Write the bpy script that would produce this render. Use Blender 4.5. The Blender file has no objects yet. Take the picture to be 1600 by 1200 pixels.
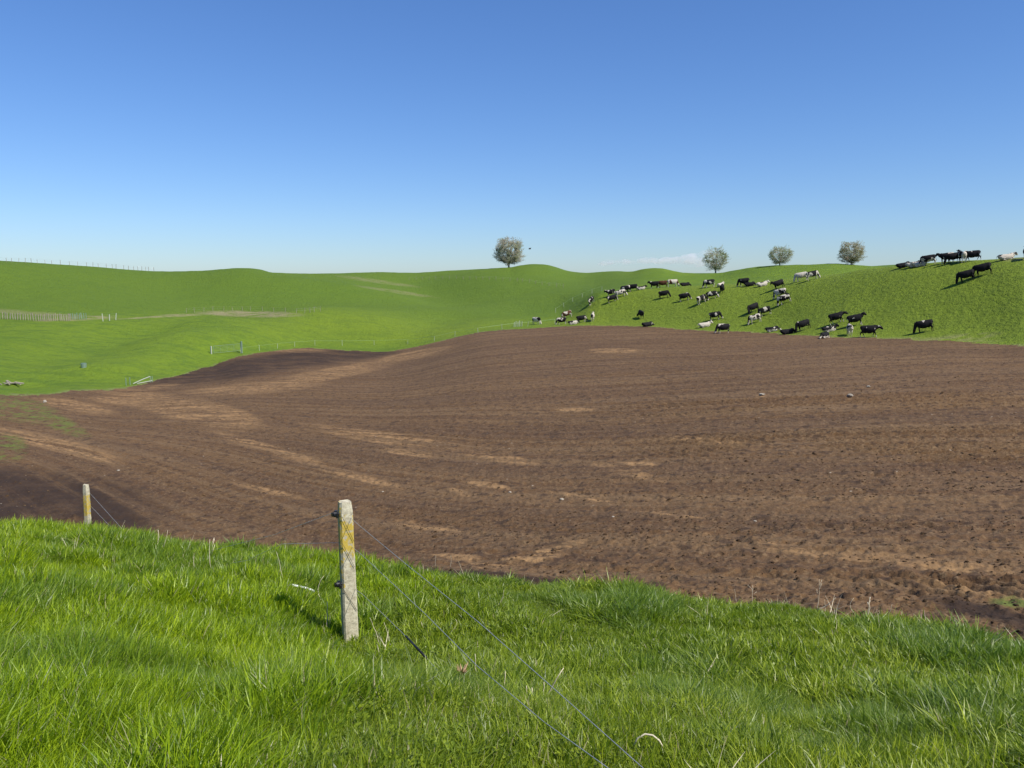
import bpy, bmesh, math, random
import numpy as np
from mathutils import Vector, Matrix, Euler
random.seed(7); rng = np.random.default_rng(7)
SC = bpy.context.scene; COL = SC.collection
R = math.radians

# ------------------------------------------------------------------ camera, sky, sun
F = 1250.0                                   # focal length in pixels of the 1600 px wide photograph
CAMZ = 10.0
PITCH = math.atan((600 - 432) / F)
cam_d = bpy.data.cameras.new('camera'); cam = bpy.data.objects.new('camera', cam_d); COL.objects.link(cam)
cam_d.sensor_width = 36; cam_d.lens = 36 * F / 1600; cam_d.clip_start = 0.05; cam_d.clip_end = 30000
cam.location = (0, 0, CAMZ); cam.rotation_euler = (R(90) - PITCH, 0, 0)
SC.camera = cam
SUN_AZ, SUN_EL = R(124), R(50)               # azimuth clockwise from +Y (the view direction)
sun_dir = Vector((math.sin(SUN_AZ) * math.cos(SUN_EL), math.cos(SUN_AZ) * math.cos(SUN_EL), math.sin(SUN_EL)))
W = bpy.data.worlds.new('World'); SC.world = W; W.use_nodes = True
wn = W.node_tree.nodes; wl = W.node_tree.links
bg = wn['Background']; sky = wn.new('ShaderNodeTexSky'); sky.sky_type = 'NISHITA'; sky.sun_disc = False
sky.sun_elevation = SUN_EL; sky.sun_rotation = SUN_AZ; sky.altitude = 150; sky.air_density = 1.0
sky.dust_density = 0.2; sky.ozone_density = 1.6
hs = wn.new('ShaderNodeHueSaturation'); hs.inputs['Hue'].default_value = 0.50; hs.inputs['Saturation'].default_value = 1.14
cb = wn.new('ShaderNodeMix'); cb.data_type = 'RGBA'; cb.blend_type = 'MULTIPLY'; cb.inputs[0].default_value = 1; cb.inputs[7].default_value = (1.0, 1.32, 1.92, 1)
wl.new(sky.outputs[0], hs.inputs['Color']); gm = wn.new('ShaderNodeGamma'); gm.inputs[1].default_value = .90; wl.new(hs.outputs[0], gm.inputs[0]); wl.new(gm.outputs[0], cb.inputs[6]); wl.new(cb.outputs[2], bg.inputs[0])
bg.inputs[1].default_value = 0.062
sl = bpy.data.lights.new('sun', 'SUN'); sl.energy = 4.6; sl.angle = R(0.53); sl.color = (1.0, 0.955, 0.88)
sun = bpy.data.objects.new('sun', sl); COL.objects.link(sun); sun.rotation_euler = sun_dir.to_track_quat('Z', 'Y').to_euler()
SC.view_settings.view_transform = 'Standard'; SC.view_settings.look = 'None'
SC.view_settings.gamma = 1; SC.view_settings.use_curve_mapping = False
SC.view_settings.exposure = 0.45
SC.render.engine = 'CYCLES'
SC.cycles.max_bounces = 6; SC.cycles.transmission_bounces = 4; SC.cycles.volume_bounces = 4

# ------------------------------------------------------------------ helpers
def tag(o, label=None, cat=None, group=None, kind=None):
    if label: o['label'] = label
    if cat: o['category'] = cat
    if group: o['group'] = group
    if kind: o['kind'] = kind
    return o
def link(name, me, m=None, parent=None, loc=None, rot=None):
    o = bpy.data.objects.new(name, me); COL.objects.link(o)
    if m is not None and me is not None and not me.materials: me.materials.append(m)
    if parent: o.parent = parent
    if loc is not None: o.location = loc
    if rot is not None: o.rotation_euler = rot
    return o
def empty(name, loc=(0, 0, 0), rz=0):
    o = bpy.data.objects.new(name, None); COL.objects.link(o); o.location = loc; o.rotation_euler = (0, 0, rz)
    o.empty_display_size = .1
    return o
def mesh_np(name, V, Fq, smooth=False):
    """V (n,3); Fq (m,k) all faces of k corners"""
    me = bpy.data.meshes.new(name); V = np.asarray(V, np.float32); Fq = np.asarray(Fq, np.int32)
    me.vertices.add(len(V)); me.vertices.foreach_set('co', V.ravel())
    k = Fq.shape[1]; me.loops.add(Fq.size); me.loops.foreach_set('vertex_index', Fq.ravel())
    me.polygons.add(len(Fq)); me.polygons.foreach_set('loop_start', np.arange(0, Fq.size, k, dtype=np.int32))
    me.update(calc_edges=True); me.validate()
    me.polygons.foreach_set('use_smooth', np.full(len(me.polygons), smooth)); me.update()
    return me
def lattice(v, seed):
    v = v.astype(np.int64); return v
def hash2(ix, iy, seed):
    h = (ix * 374761393 + iy * 668265263 + seed * 974634777) & 0xffffffff
    h = ((h ^ (h >> 13)) * 1274126177) & 0xffffffff
    return ((h ^ (h >> 16)) & 0xffff) / 65535.0
def vnoise(x, y, seed=0):
    ix = np.floor(x).astype(np.int64); iy = np.floor(y).astype(np.int64); fx = x - ix; fy = y - iy
    fx = fx * fx * fx * (fx * (fx * 6 - 15) + 10); fy = fy * fy * fy * (fy * (fy * 6 - 15) + 10)
    a = hash2(ix, iy, seed); b = hash2(ix + 1, iy, seed); c = hash2(ix, iy + 1, seed); d = hash2(ix + 1, iy + 1, seed)
    return (a + (b - a) * fx) * (1 - fy) + (c + (d - c) * fx) * fy
def fbm(x, y, seed=0, oct=4, gain=.5):
    s = 0; a = 1; t = 0
    for i in range(oct):
        s = s + a * vnoise(x * 2 ** i + 17.3 * i, y * 2 ** i - 9.1 * i, seed + i); t += a; a *= gain
    return s / t - .5
def sstep(a, b, x):
    t = np.clip((x - a) / (b - a), 0, 1); return t * t * (3 - 2 * t)
def px_dir(x, y):
    u = (x - 800) / F; v = (600 - y) / F
    return (u, math.cos(PITCH) + v * math.sin(PITCH), -math.sin(PITCH) + v * math.cos(PITCH))
def px_point(x, y, r):
    """the point seen at photo pixel (x, y), r metres away horizontally"""
    d = px_dir(x, y); k = r / math.hypot(d[0], d[1]); return Vector((d[0] * k, d[1] * k, CAMZ + d[2] * k))
def to_px(X, Y, Z):
    Z = Z - CAMZ; fwd = Y * math.cos(PITCH) - Z * math.sin(PITCH); up = Y * math.sin(PITCH) + Z * math.cos(PITCH)
    fwd = np.maximum(fwd, .01)
    return 800 + F * X / fwd, 600 - F * up / fwd

# ------------------------------------------------------------------ terrain: feature lines (x, y, r) -> height per azimuth
def feat(pts):
    az, r, z = [], [], []
    for x, y, rr in pts:
        p = px_point(x, y, rr); az.append(math.atan2(p.x, p.y)); r.append(rr); z.append(p.z)
    return np.array(az), np.array(r, float), np.array(z)
def pchip1(xk, yk, x):
    h = np.diff(xk); d = np.diff(yk) / h; m = np.zeros(len(xk)); m[0] = m[-1] = 0
    for i in range(1, len(xk) - 1):
        if d[i - 1] * d[i] > 0:
            w1 = 2 * h[i] + h[i - 1]; w2 = h[i] + 2 * h[i - 1]; m[i] = (w1 + w2) / (w1 / d[i - 1] + w2 / d[i])
    i = np.clip(np.searchsorted(xk, x) - 1, 0, len(xk) - 2); t = np.clip((x - xk[i]) / h[i], 0, 1)
    return ((1 + 2 * t) * (1 - t) ** 2) * yk[i] + t * (1 - t) ** 2 * h[i] * m[i] + t * t * (3 - 2 * t) * yk[i + 1] + t * t * (t - 1) * h[i] * m[i + 1]
GH = 0.13                                    # the sward's height: the traced edge of the bank is grass, the ground lies below
CREST = [(-200, 816, 13), (0, 822, 12.5), (135, 832, 13.2), (300, 852, 12), (430, 858, 11), (560, 878, 10.2), (700, 888, 9.7), (880, 910, 9.4),
         (1000, 922, 9.2), (1120, 934, 9.1), (1230, 938, 9), (1320, 950, 8.8), (1400, 964, 8.6), (1500, 984, 8.3), (1600, 1003, 8), (1850, 1055, 7.6)]
EDGE = [(-200, 626, 78), (0, 619, 82), (50, 618, 84), (100, 613, 87), (200, 606, 94), (250, 594, 100), (330, 572, 113), (380, 556, 122), (430, 549, 130),
        (480, 544, 136), (540, 548, 136), (600, 550, 135), (640, 545, 135), (700, 530, 136), (760, 518, 137), (850, 512, 137), (930, 509, 135), (1000, 511, 129),
        (1100, 517, 119), (1200, 522, 111), (1300, 527, 100), (1400, 531, 95), (1500, 534, 91), (1560, 540, 88), (1600, 542, 86), (1850, 560, 80)]
f_low = [(-200, 1200, 2.6), (0, 1200, 2.6), (300, 1200, 2.5), (600, 1200, 2.5), (800, 1200, 2.7), (1200, 1200, 3.0), (1600, 1200, 3.1), (1850, 1200, 3.2)]
f_mid = [(-200, 985, 5.2), (0, 990, 5.2), (200, 995, 5.3), (400, 1008, 5.8), (545, 1012, 6.4), (700, 1015, 6.3), (900, 1025, 6.1), (1200, 1060, 5.7), (1600, 1100, 5.2), (1850, 1120, 5.0)]
f_I = [(-200, 520, 148), (0, 514, 150), (200, 508, 152), (330, 514, 154), (450, 498, 165), (520, 488, 172), (600, 484, 175), (700, 485, 176), (800, 488, 175), (870, 487, 165),
       (940, 452, 158), (1000, 450, 152), (1100, 446, 145), (1200, 442, 138), (1300, 431, 130), (1356, 420, 126), (1400, 415.5, 122), (1469, 409, 118), (1534, 405, 115), (1600, 402, 112), (1850, 392, 110)]
f_J = [(-200, 470, 185), (0, 474, 185), (200, 470, 186), (300, 462, 190), (380, 452, 196), (450, 442, 208), (520, 444, 214), (600, 460, 206), (680, 470, 202), (800, 466, 200), (900, 452, 190),
       (960, 445, 182), (1000, 442, 178), (1100, 443, 170), (1200, 436, 165), (1300, 428, 160), (1400, 424, 156), (1600, 418, 150), (1850, 412, 150)]
f_K = [(-200, 402, 232), (0, 408, 230), (60, 411, 230), (140, 416, 229), (200, 421, 227), (260, 424, 226), (310, 423, 223), (370, 420, 220), (400, 421, 222), (430, 426, 232), (470, 427, 250), (520, 427, 262), (590, 425, 268),
       (640, 426, 268), (700, 423, 264), (760, 420, 256), (795, 419, 250), (815, 415, 250), (835, 413, 252), (852, 413.5, 254), (870, 418, 256), (890, 424, 258), (915, 426.5, 260), (940, 425, 258),
       (960, 424, 254), (985, 424.5, 248), (1005, 420, 240), (1020, 418.5, 236), (1035, 419, 234), (1052, 423, 234), (1075, 426.5, 234), (1118, 427, 230), (1150, 422, 222), (1185, 416.5, 212), (1218, 414.5, 206),
       (1260, 413.5, 202), (1300, 412, 200), (1343, 415, 200), (1400, 419, 205), (1500, 424, 210), (1600, 426, 210), (1850, 426, 210)]
f_L = [(-200, 424, 300), (400, 432, 310), (800, 436, 330), (1100, 436, 310), (1300, 428, 300), (1600, 430, 300), (1850, 430, 300)]
f_M = [(-200, 402, 520), (0, 406, 520), (100, 413, 520), (180, 419, 520), (260, 426, 530), (400, 432, 540), (800, 436, 540), (1250, 434, 540), (1330, 417, 520), (1380, 412.5, 510), (1422, 410, 500), (1544, 402.5, 500), (1600, 398.5, 500), (1850, 394, 500)]
FEATS = []
for pts, dz in ((f_low, -GH), (f_mid, -GH), (CREST, -GH * 1.15)):
    a, r, z = feat(pts); FEATS.append((a, r, z + dz))
ca, cr, cz = FEATS[2]
ea, er, ez = feat(EDGE)
bank_drop = np.interp(ca, [-.6, -.3, .2, .6], [2.0, 1.55, 1.15, .95])
FEATS.append((ca, cr + 2.4, cz - bank_drop))                        # foot of the bank
eza = np.interp(ca, ea, ez); fz = cz - bank_drop
def gsm(v, sg):
    w = np.exp(-.5 * ((ca[:, None] - ca[None]) / sg) ** 2) * np.gradient(ca)[None]; return (w * v[None]).sum(1) / w.sum(1)
FEATS.append((ca, np.full(len(ca), 24.0), gsm(fz, .12) * .46 + gsm(eza, .30) * .54))
FEATS.append((ca, np.full(len(ca), 50.0), gsm(fz, .2) * .24 + gsm(eza, .24) * .76))
FEATS.append((ea, er, ez))
for pts in (f_I, f_J, f_K, f_L, f_M): FEATS.append(feat(pts))
AZ = np.concatenate([np.arange(-180, -60, 6), np.arange(-60, -37, 1.2), np.linspace(-37, 37, 920), np.arange(38, 60, 1.2), np.arange(60, 180, 6)]) * math.pi / 180
NA = len(AZ)
RR = np.concatenate([np.geomspace(.05, 2, 14, endpoint=False), np.geomspace(2, 8, 90, endpoint=False), np.geomspace(8, 145, 500, endpoint=False),
                     np.geomspace(145, 290, 170, endpoint=False), np.geomspace(290, 9000, 46)])
NR = len(RR)
def wrapf(xk, yk):                           # azimuths beyond the traced ones run on round the back
    q = pchip1(xk, yk, np.clip(AZ, xk[0], xk[-1])); side = (yk[0] + yk[-1]) / 2
    t = sstep(R(40), R(150), np.abs(AZ)); return q * (1 - t) + side * t
KR = [np.zeros(NA), np.full(NA, 1.1)]; KZ = [np.full(NA, CAMZ - 1.62)] * 2
for a, r, z in FEATS: KR.append(wrapf(a, r)); KZ.append(wrapf(a, z))
KR += [np.full(NA, 1500.0), np.full(NA, 9001.0)]; KZ += [np.full(NA, CAMZ - 14), np.full(NA, CAMZ - 14)]
KR = np.array(KR); KZ = np.array(KZ)
h = np.diff(KR, axis=0); d = np.diff(KZ, axis=0) / h; M = np.zeros_like(KZ)
w1 = 2 * h[1:] + h[:-1]; w2 = h[1:] + 2 * h[:-1]
with np.errstate(divide='ignore', invalid='ignore'):
    mm = (w1 + w2) / (w1 / d[:-1] + w2 / d[1:])
M[1:-1] = np.where(d[:-1] * d[1:] > 0, mm, 0)
Z = np.zeros((NR, NA))
for j in range(NA):
    i = np.clip(np.searchsorted(KR[:, j], RR) - 1, 0, len(KR) - 2); t = (RR - KR[i, j]) / h[i, j]; hh = h[i, j]
    Z[:, j] = (1 + 2 * t) * (1 - t) ** 2 * KZ[i, j] + t * (1 - t) ** 2 * hh * M[i, j] + t * t * (3 - 2 * t) * KZ[i + 1, j] + t * t * (t - 1) * hh * M[i + 1, j]
k5 = np.array([1, 4, 6, 4, 1]) / 16.
mid = slice(150, NR - 40)
Zs = Z.copy()
for _ in range(3):
    P = np.pad(Zs, ((2, 2), (0, 0)), 'edge'); Zs = sum(k5[q] * P[q:q + NR] for q in range(5))
    P = np.pad(Zs, ((0, 0), (2, 2)), 'wrap'); Zs = sum(k5[q] * P[:, q:q + NA] for q in range(5))
Z = Zs
GX = RR[:, None] * np.sin(AZ)[None]; GY = RR[:, None] * np.cos(AZ)[None]
r_crest = KR[4]; r_edge = KR[8]
GR = np.repeat(RR[:, None], NA, 1)
# distance past the bank's grass edge and before the pasture, in metres, ragged
edge_n = fbm(GX * .8, GY * .8, 5, 4)
past_bank = GR - (r_crest[None] + 1.15 + edge_n * 2.4 + .8 * fbm(GX * 4, GY * 4, 6, 3))
before_far = (r_edge[None] + fbm(GX * .35, GY * .35, 9, 5, .65) * 4.5) - GR
soil_m = (past_bank > 0) & (before_far > 0)
bank_m = past_bank <= 0
soil_w = sstep(-.1, .6, past_bank) * sstep(-.5, 1.5, before_far)
# tilled rows: contour coordinate phi (metres across the rows)
def phi_of(X, Y):
    w = 1 - sstep(40, 95, Y)
    s = (8 - X) / 6.0
    sp = np.where(s > 20, s, np.log1p(np.exp(np.clip(s, -30, 20)))) * 6.0
    return Y - 1.0 * w * sp + 1.2 * fbm(X * .04, Y * .04, 31, 3) * 2.5
PHI = phi_of(GX, GY)
ALONG = GX + .35 * GY
near = np.clip(30 / GR, .2, 1.2)
soilz = (.075 * fbm(PHI * 1.1, ALONG * .12, 41, 3) + .06 * fbm(PHI * .33, ALONG * .04, 44, 3)
         + .11 * fbm(GX * 2.1, GY * 2.1, 47, 4, .6) + .13 * np.maximum(fbm(GX * 4.5, GY * 4.5, 52, 3, .6), .08) + .05 * fbm(GX * 8, GY * 8, 53, 2))
lug = np.sin(ALONG * 2 * math.pi / .42 + 3 * fbm(PHI * .6, ALONG * .1, 61, 2)) * sstep(.0, .12, fbm(PHI * .45, ALONG * .02, 63, 2)) * sstep(3, 9, GX)
soilz = soilz * (1 + .35 * sstep(24, 12, GR)) + .07 * lug * sstep(75, 55, GR) * sstep(-.15, .15, fbm(GX * .12, GY * .3, 65, 2))
hillz = .35 * fbm(GX * .06, GY * .06, 71, 3) + .16 * fbm(GX * .45, GY * .45, 73, 4, .6)
hillz *= sstep(60, 130, GR)
bankz = .16 * fbm(GX * .9, GY * .9, 81, 3) + .05 * fbm(GX * 3, GY * 3, 83, 2)
bankz *= sstep(1.0, 2.5, GR)
def seg_ridge(x0, y0, r0, x1, y1, r1, h, w):
    a = px_point(x0, y0, r0); b = px_point(x1, y1, r1); dx, dy = b.x - a.x, b.y - a.y
    t = np.clip(((GX - a.x) * dx + (GY - a.y) * dy) / (dx * dx + dy * dy), 0, 1); dd = np.hypot(GX - a.x - t * dx, GY - a.y - t * dy)
    return h * np.exp(-(dd / w) ** 2)
for q in ((170, 590, 108, 330, 512, 150, 2.2, 8), (60, 570, 100, 230, 525, 140, -1.6, 9), (430, 440, 205, 610, 462, 200, 1.8, 12), (270, 440, 200, 330, 480, 180, -.9, 12), (330, 560, 130, 470, 500, 160, 1.3, 9),
          (640, 430, 240, 700, 475, 200, -1.6, 14), (740, 425, 235, 830, 470, 195, 1.1, 12), (0, 440, 205, 120, 470, 190, 1.2, 16), (880, 428, 225, 905, 470, 170, -1.0, 10), (530, 500, 165, 620, 520, 150, 1.6, 10), (620, 545, 140, 700, 490, 168, -1.1, 7), (250, 600, 100, 420, 545, 132, .5, 5)):
    Z = Z + seg_ridge(*q) * sstep(0, 16, GR - r_edge[None])
Z0 = Z.copy()
_mx, _my = to_px(GX, GY, Z0); _mx = np.where(np.abs(AZ)[None] < R(60), _mx, -9999)
mound = np.clip(1.3 - ((_mx - 30) / 190) ** 2 - ((_my - 790) / 58) ** 2, 0, 1) * (GR > 13) * (GR < 32)
Z = Z + soilz * soil_w + hillz * (1 - soil_w) * (GR > 40) * sstep(-4, 8, -before_far) + bankz * (1 - sstep(-1, .3, past_bank)) + soil_w * mound * (.35 + 1.3 * fbm(GX * .9, GY * .9, 91, 4, .65))

def ter(X, Y, A=None):
    """height (or another grid) at a point"""
    A = Z if A is None else A
    r = np.hypot(X, Y); a = np.arctan2(X, Y)
    i = np.clip(np.searchsorted(RR, r) - 1, 0, NR - 2); j = np.clip(np.searchsorted(AZ, a) - 1, 0, NA - 2)
    t = np.clip((r - RR[i]) / (RR[i + 1] - RR[i]), 0, 1); s = np.clip((a - AZ[j]) / (AZ[j + 1] - AZ[j]), 0, 1)
    return (A[i, j] * (1 - t) + A[i + 1, j] * t) * (1 - s) + (A[i, j + 1] * (1 - t) + A[i + 1, j + 1] * t) * s
def ground(x, y, rmin=1.5, rmax=600):
    """where the photo's pixel meets the ground (first hit past rmin); the nearest approach if the ray misses"""
    d = px_dir(x, y); k = math.hypot(d[0], d[1]); r = np.geomspace(rmin, rmax, 4000)
    X = d[0] / k * r; Y = d[1] / k * r; g = ter(X, Y) - (CAMZ + d[2] / k * r)
    hit = np.nonzero((g[1:] >= 0) & (g[:-1] < 0))[0]
    q = hit[0] + 1 if len(hit) else int(np.argmax(np.where(r > rmin * 1.02, g / r, -9)))
    return Vector((X[q], Y[q], float(ter(X[q], Y[q]))))

# ------------------------------------------------------------------ materials
class NT:
    def __init__(s, name):
        s.m = bpy.data.materials.new(name); s.m.use_nodes = True; s.n = s.m.node_tree.nodes; s.l = s.m.node_tree.links
        s.b = s.n['Principled BSDF']; s.out = s.n['Material Output']
    def add(s, t, **k):
        n = s.n.new('ShaderNode' + t)
        for a, v in k.items(): setattr(n, a, v)
        return n
    def put(s, sock, v):
        if isinstance(v, bpy.types.NodeSocket): s.l.new(v, sock)
        elif v is not None:
            if hasattr(sock, 'default_value') and sock.type == 'RGBA' and len(v) == 3: v = (*v, 1)
            sock.default_value = v
    def pos(s, kind='Object'):
        return s.add('TexCoord').outputs[kind]
    def mapv(s, v, sc, loc=(0, 0, 0), rot=(0, 0, 0)):
        n = s.add('Mapping'); s.put(n.inputs[0], v); n.inputs['Scale'].default_value = sc; n.inputs['Location'].default_value = loc; n.inputs['Rotation'].default_value = rot
        return n.outputs[0]
    def noise(s, v, scale, detail=4, rough=.55, dist=0):
        n = s.add('TexNoise'); s.put(n.inputs['Vector'], v); n.inputs['Scale'].default_value = scale
        n.inputs['Detail'].default_value = detail; n.inputs['Roughness'].default_value = rough; n.inputs['Distortion'].default_value = dist
        return n.outputs['Fac']
    def ramp(s, f, a, b, lo=0., hi=1.):
        n = s.add('MapRange'); n.interpolation_type = 'SMOOTHSTEP'; s.put(n.inputs['Value'], f)
        n.inputs['From Min'].default_value = a; n.inputs['From Max'].default_value = b; n.inputs['To Min'].default_value = lo; n.inputs['To Max'].default_value = hi
        return n.outputs['Result']
    def mix(s, f, a, b, mode='MIX'):
        n = s.add('Mix', data_type='RGBA', blend_type=mode); s.put(n.inputs[0], f); s.put(n.inputs[6], a); s.put(n.inputs[7], b); return n.outputs[2]
    def math(s, op, a, b=0., c=0.):
        n = s.add('Math', operation=op); s.put(n.inputs[0], a); s.put(n.inputs[1], b); s.put(n.inputs[2], c); return n.outputs[0]
    def attr(s, name, t='GEOMETRY'):
        n = s.add('Attribute', attribute_name=name, attribute_type=t); return n
    def bump(s, hgt, strength, dist, prev=None):
        n = s.add('Bump'); s.put(n.inputs['Height'], hgt); n.inputs['Strength'].default_value = strength; n.inputs['Distance'].default_value = dist
        if prev is not None: s.l.new(prev, n.inputs['Normal'])
        return n.outputs[0]
    def set(s, col=None, rough=None, normal=None, spec=None, metal=None):
        s.put(s.b.inputs['Base Color'], col); s.put(s.b.inputs['Roughness'], rough)
        if normal is not None: s.l.new(normal, s.b.inputs['Normal'])
        s.put(s.b.inputs['Specular IOR Level'], spec); s.put(s.b.inputs['Metallic'], metal)
        return s.m
def plain(name, col, rough=.6, metal=0., var=.25, scale=20, spec=.4):
    t = NT(name); f = t.noise(t.pos(), scale, 4)
    c = t.mix(t.ramp(f, .3, .7), [q * (1 - var) for q in col], [min(1, q * (1 + var)) for q in col])
    return t.set(c, rough, t.bump(f, .3, .01), spec, metal)

def mat_soil():
    t = NT('tilled_soil'); P = t.pos()
    ph = t.attr('row').outputs['Vector']
    st = t.noise(t.mapv(ph, (1.4, .05, 1)), 1.0, 5, .6); st2 = t.noise(t.mapv(ph, (.35, .02, 1)), 1.0, 4, .55)
    st3 = t.noise(t.mapv(ph, (5.0, .25, 1)), 1.0, 3, .6)
    big = t.noise(P, .05, 4, .5); fine = t.noise(P, 9, 5, .65); sp = t.noise(P, 2.2, 4, .6)
    base = t.mix(t.ramp(big, .35, .65), (.116, .064, .026), (.152, .088, .039))
    base = t.mix(t.ramp(st, .40, .62, 0, .55), base, (.225, .150, .080))
    base = t.mix(t.ramp(st2, .42, .60, 0, .5), base, (.088, .050, .028))
    base = t.mix(t.ramp(st3, .52, .68, 0, .35), base, (.070, .042, .030))
    base = t.mix(t.ramp(t.noise(P, 22, 3, .7), .55, .66, 0, .7), base, (.05, .03, .02))
    base = t.mix(t.ramp(fine, .52, .64, 0, .65), base, (.235, .165, .092))
    base = t.mix(t.ramp(sp, .53, .64, 0, .7), base, (.055, .034, .022))
    a = t.attr('patch'); sep = t.add('SeparateColor'); t.l.new(a.outputs['Color'], sep.inputs[0])
    brk = t.noise(t.mapv(ph, (1.2, .12, 1)), 1.0, 5, .7); tan_m = t.math('MULTIPLY', sep.outputs[0], t.math('MULTIPLY', t.ramp(brk, .44, .54), t.ramp(sp, .36, .52)))
    base = t.mix(t.math('MULTIPLY', tan_m, .85), base, (.36, .225, .105))
    base = t.mix(t.math('MULTIPLY', sep.outputs[1], t.ramp(t.noise(t.mapv(ph, (.6, .08, 1)), 1.0, 5, .7), .30, .52, .15, .92)), base, (.040, .025, .017))
    grn = t.math('MULTIPLY', sep.outputs[2], t.ramp(t.noise(P, 1.4, 5, .7), .45, .58)); base = t.mix(grn, base, (.13, .16, .035))
    vor = t.add('TexVoronoi'); t.put(vor.inputs['Vector'], P); vor.inputs['Scale'].default_value = 1.5
    peb = t.ramp(vor.outputs['Distance'], .035, .075, 1, 0)
    pick = t.math('GREATER_THAN', t.noise(P, .9, 2), .56)
    base = t.mix(t.math('MULTIPLY', peb, pick), base, (.42, .37, .29))
    ti = t.attr('tint', 'INSTANCER'); tis = t.add('SeparateColor'); t.l.new(ti.outputs['Color'], tis.inputs[0]); base = t.mix(tis.outputs[0], base, (.27, .19, .11))
    base = t.mix(1.0, base, (.86, .82, .77), 'MULTIPLY')
    n = t.bump(fine, .75, .05); n = t.bump(sp, .8, .10, n); n = t.bump(t.noise(P, 28, 3, .6), .5, .015, n)
    return t.set(base, .93, n, .2)
def mat_pasture():
    t = NT('pasture_turf'); P = t.pos()
    a = t.attr('patch'); sep = t.add('SeparateColor'); t.l.new(a.outputs['Color'], sep.inputs[0])
    big = t.noise(P, .025, 4, .55); mid_ = t.noise(t.mapv(P, (.25, .6, 1)), 1, 5, .65); f = t.noise(P, 1.6, 5, .7); g = t.noise(P, 5, 3, .7)
    c = t.mix(t.ramp(big, .35, .65), (.116, .188, .014), (.150, .222, .016))
    c = t.mix(t.ramp(mid_, .42, .66, 0, .6), c, (.075, .135, .018))
    c = t.mix(t.math('MULTIPLY', sep.outputs[0], t.ramp(f, .30, .60, .5, 1.)), c, (.180, .222, .022))     # grazed, yellower
    c = t.mix(t.math('MULTIPLY', sep.outputs[1], .9), c, (.090, .148, .018))                               # cooler, darker green on the far hills
    c = t.mix(t.ramp(f, .50, .62, 0, .42), c, (.090, .138, .014))
    c = t.mix(t.ramp(g, .55, .70, 0, .35), c, (.21, .27, .045))
    tn = t.math('MULTIPLY', sep.outputs[2], t.ramp(mid_, .40, .50, .0, 1)); c = t.mix(tn, c, (.30, .25, .14))
    n = t.bump(f, 1.0, .45); n = t.bump(g, .8, .08, n); n = t.bump(mid_, .5, .5, n)
    return t.set(c, .85, n, .15)
def mat_bank():
    t = NT('bank_turf'); P = t.pos(); f = t.noise(P, 3, 5, .6); g = t.noise(P, 30, 4, .7)
    c = t.mix(t.ramp(f, .35, .65), (.050, .085, .014), (.085, .130, .020)); c = t.mix(t.ramp(g, .5, .7, 0, .6), c, (.10, .085, .035))
    return t.set(c, .9, t.bump(g, .8, .03), .1)
def mat_blade(name, c0, c1, dry, tr=.45, rough=.42):
    t = NT(name); a = t.attr('tint', 'INSTANCER'); sep = t.add('SeparateColor'); t.l.new(a.outputs['Color'], sep.inputs[0])
    b = t.attr('own').outputs['Fac']
    c = t.mix(sep.outputs[0], c0, c1)
    hsv = t.add('HueSaturation'); t.put(hsv.inputs['Color'], c); t.put(hsv.inputs['Value'], t.math('MULTIPLY_ADD', b, 1.15, .38)); t.put(hsv.inputs['Hue'], t.math('MULTIPLY_ADD', b, -.035, .517))
    c = hsv.outputs[0]
    c = t.mix(t.math('MULTIPLY', sep.outputs[1], 1.), c, (.085, .165, .030))
    c = t.mix(t.math('GREATER_THAN', b, .965), c, dry)
    t.set(c, rough, None, .5)
    tl = t.add('BsdfTranslucent'); tc = t.mix(.35, c, (.32, .52, .01), 'MIX'); t.put(tl.inputs[0], tc)
    mx = t.add('MixShader'); mx.inputs[0].default_value = tr; t.l.new(t.b.outputs[0], mx.inputs[1]); t.l.new(tl.outputs[0], mx.inputs[2]); t.l.new(mx.outputs[0], t.out.inputs[0])
    return t.m
def mat_cow():
    t = NT('cow_coat'); P = t.pos(); oi = t.add('ObjectInfo'); sep = t.add('SeparateColor'); t.l.new(oi.outputs['Color'], sep.inputs[0])
    off = t.add('CombineXYZ'); t.put(off.inputs[0], t.math('MULTIPLY', sep.outputs[1], 37.)); t.put(off.inputs[1], t.math('MULTIPLY', sep.outputs[2], 53.))
    va = t.add('VectorMath', operation='ADD'); t.put(va.inputs[0], P); t.l.new(off.outputs[0], va.inputs[1])
    f = t.noise(t.mapv(va.outputs[0], (1, .7, .8)), 1.45, 2, .45)
    thr = t.math('SUBTRACT', .725, t.math('MULTIPLY', sep.outputs[0], .44))
    w = t.math('GREATER_THAN', f, thr)
    xyz = t.add('SeparateXYZ'); t.put(xyz.inputs[0], P)
    leg = t.math('LESS_THAN', t.math('MULTIPLY_ADD', t.noise(va.outputs[0], 5, 2), .35, xyz.outputs[2]), t.math('MULTIPLY_ADD', sep.outputs[0], .75, .30))
    w = t.math('MAXIMUM', w, t.math('MULTIPLY', leg, t.math('GREATER_THAN', sep.outputs[0], .12)))
    blk = t.mix(t.attr('brown', 'OBJECT').outputs['Fac'], (.012, .011, .012), (.085, .035, .018))
    c = t.mix(w, blk, (.48, .43, .35))
    return t.set(c, .75, t.bump(t.noise(P, 40, 3), .2, .01), .12)
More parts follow.
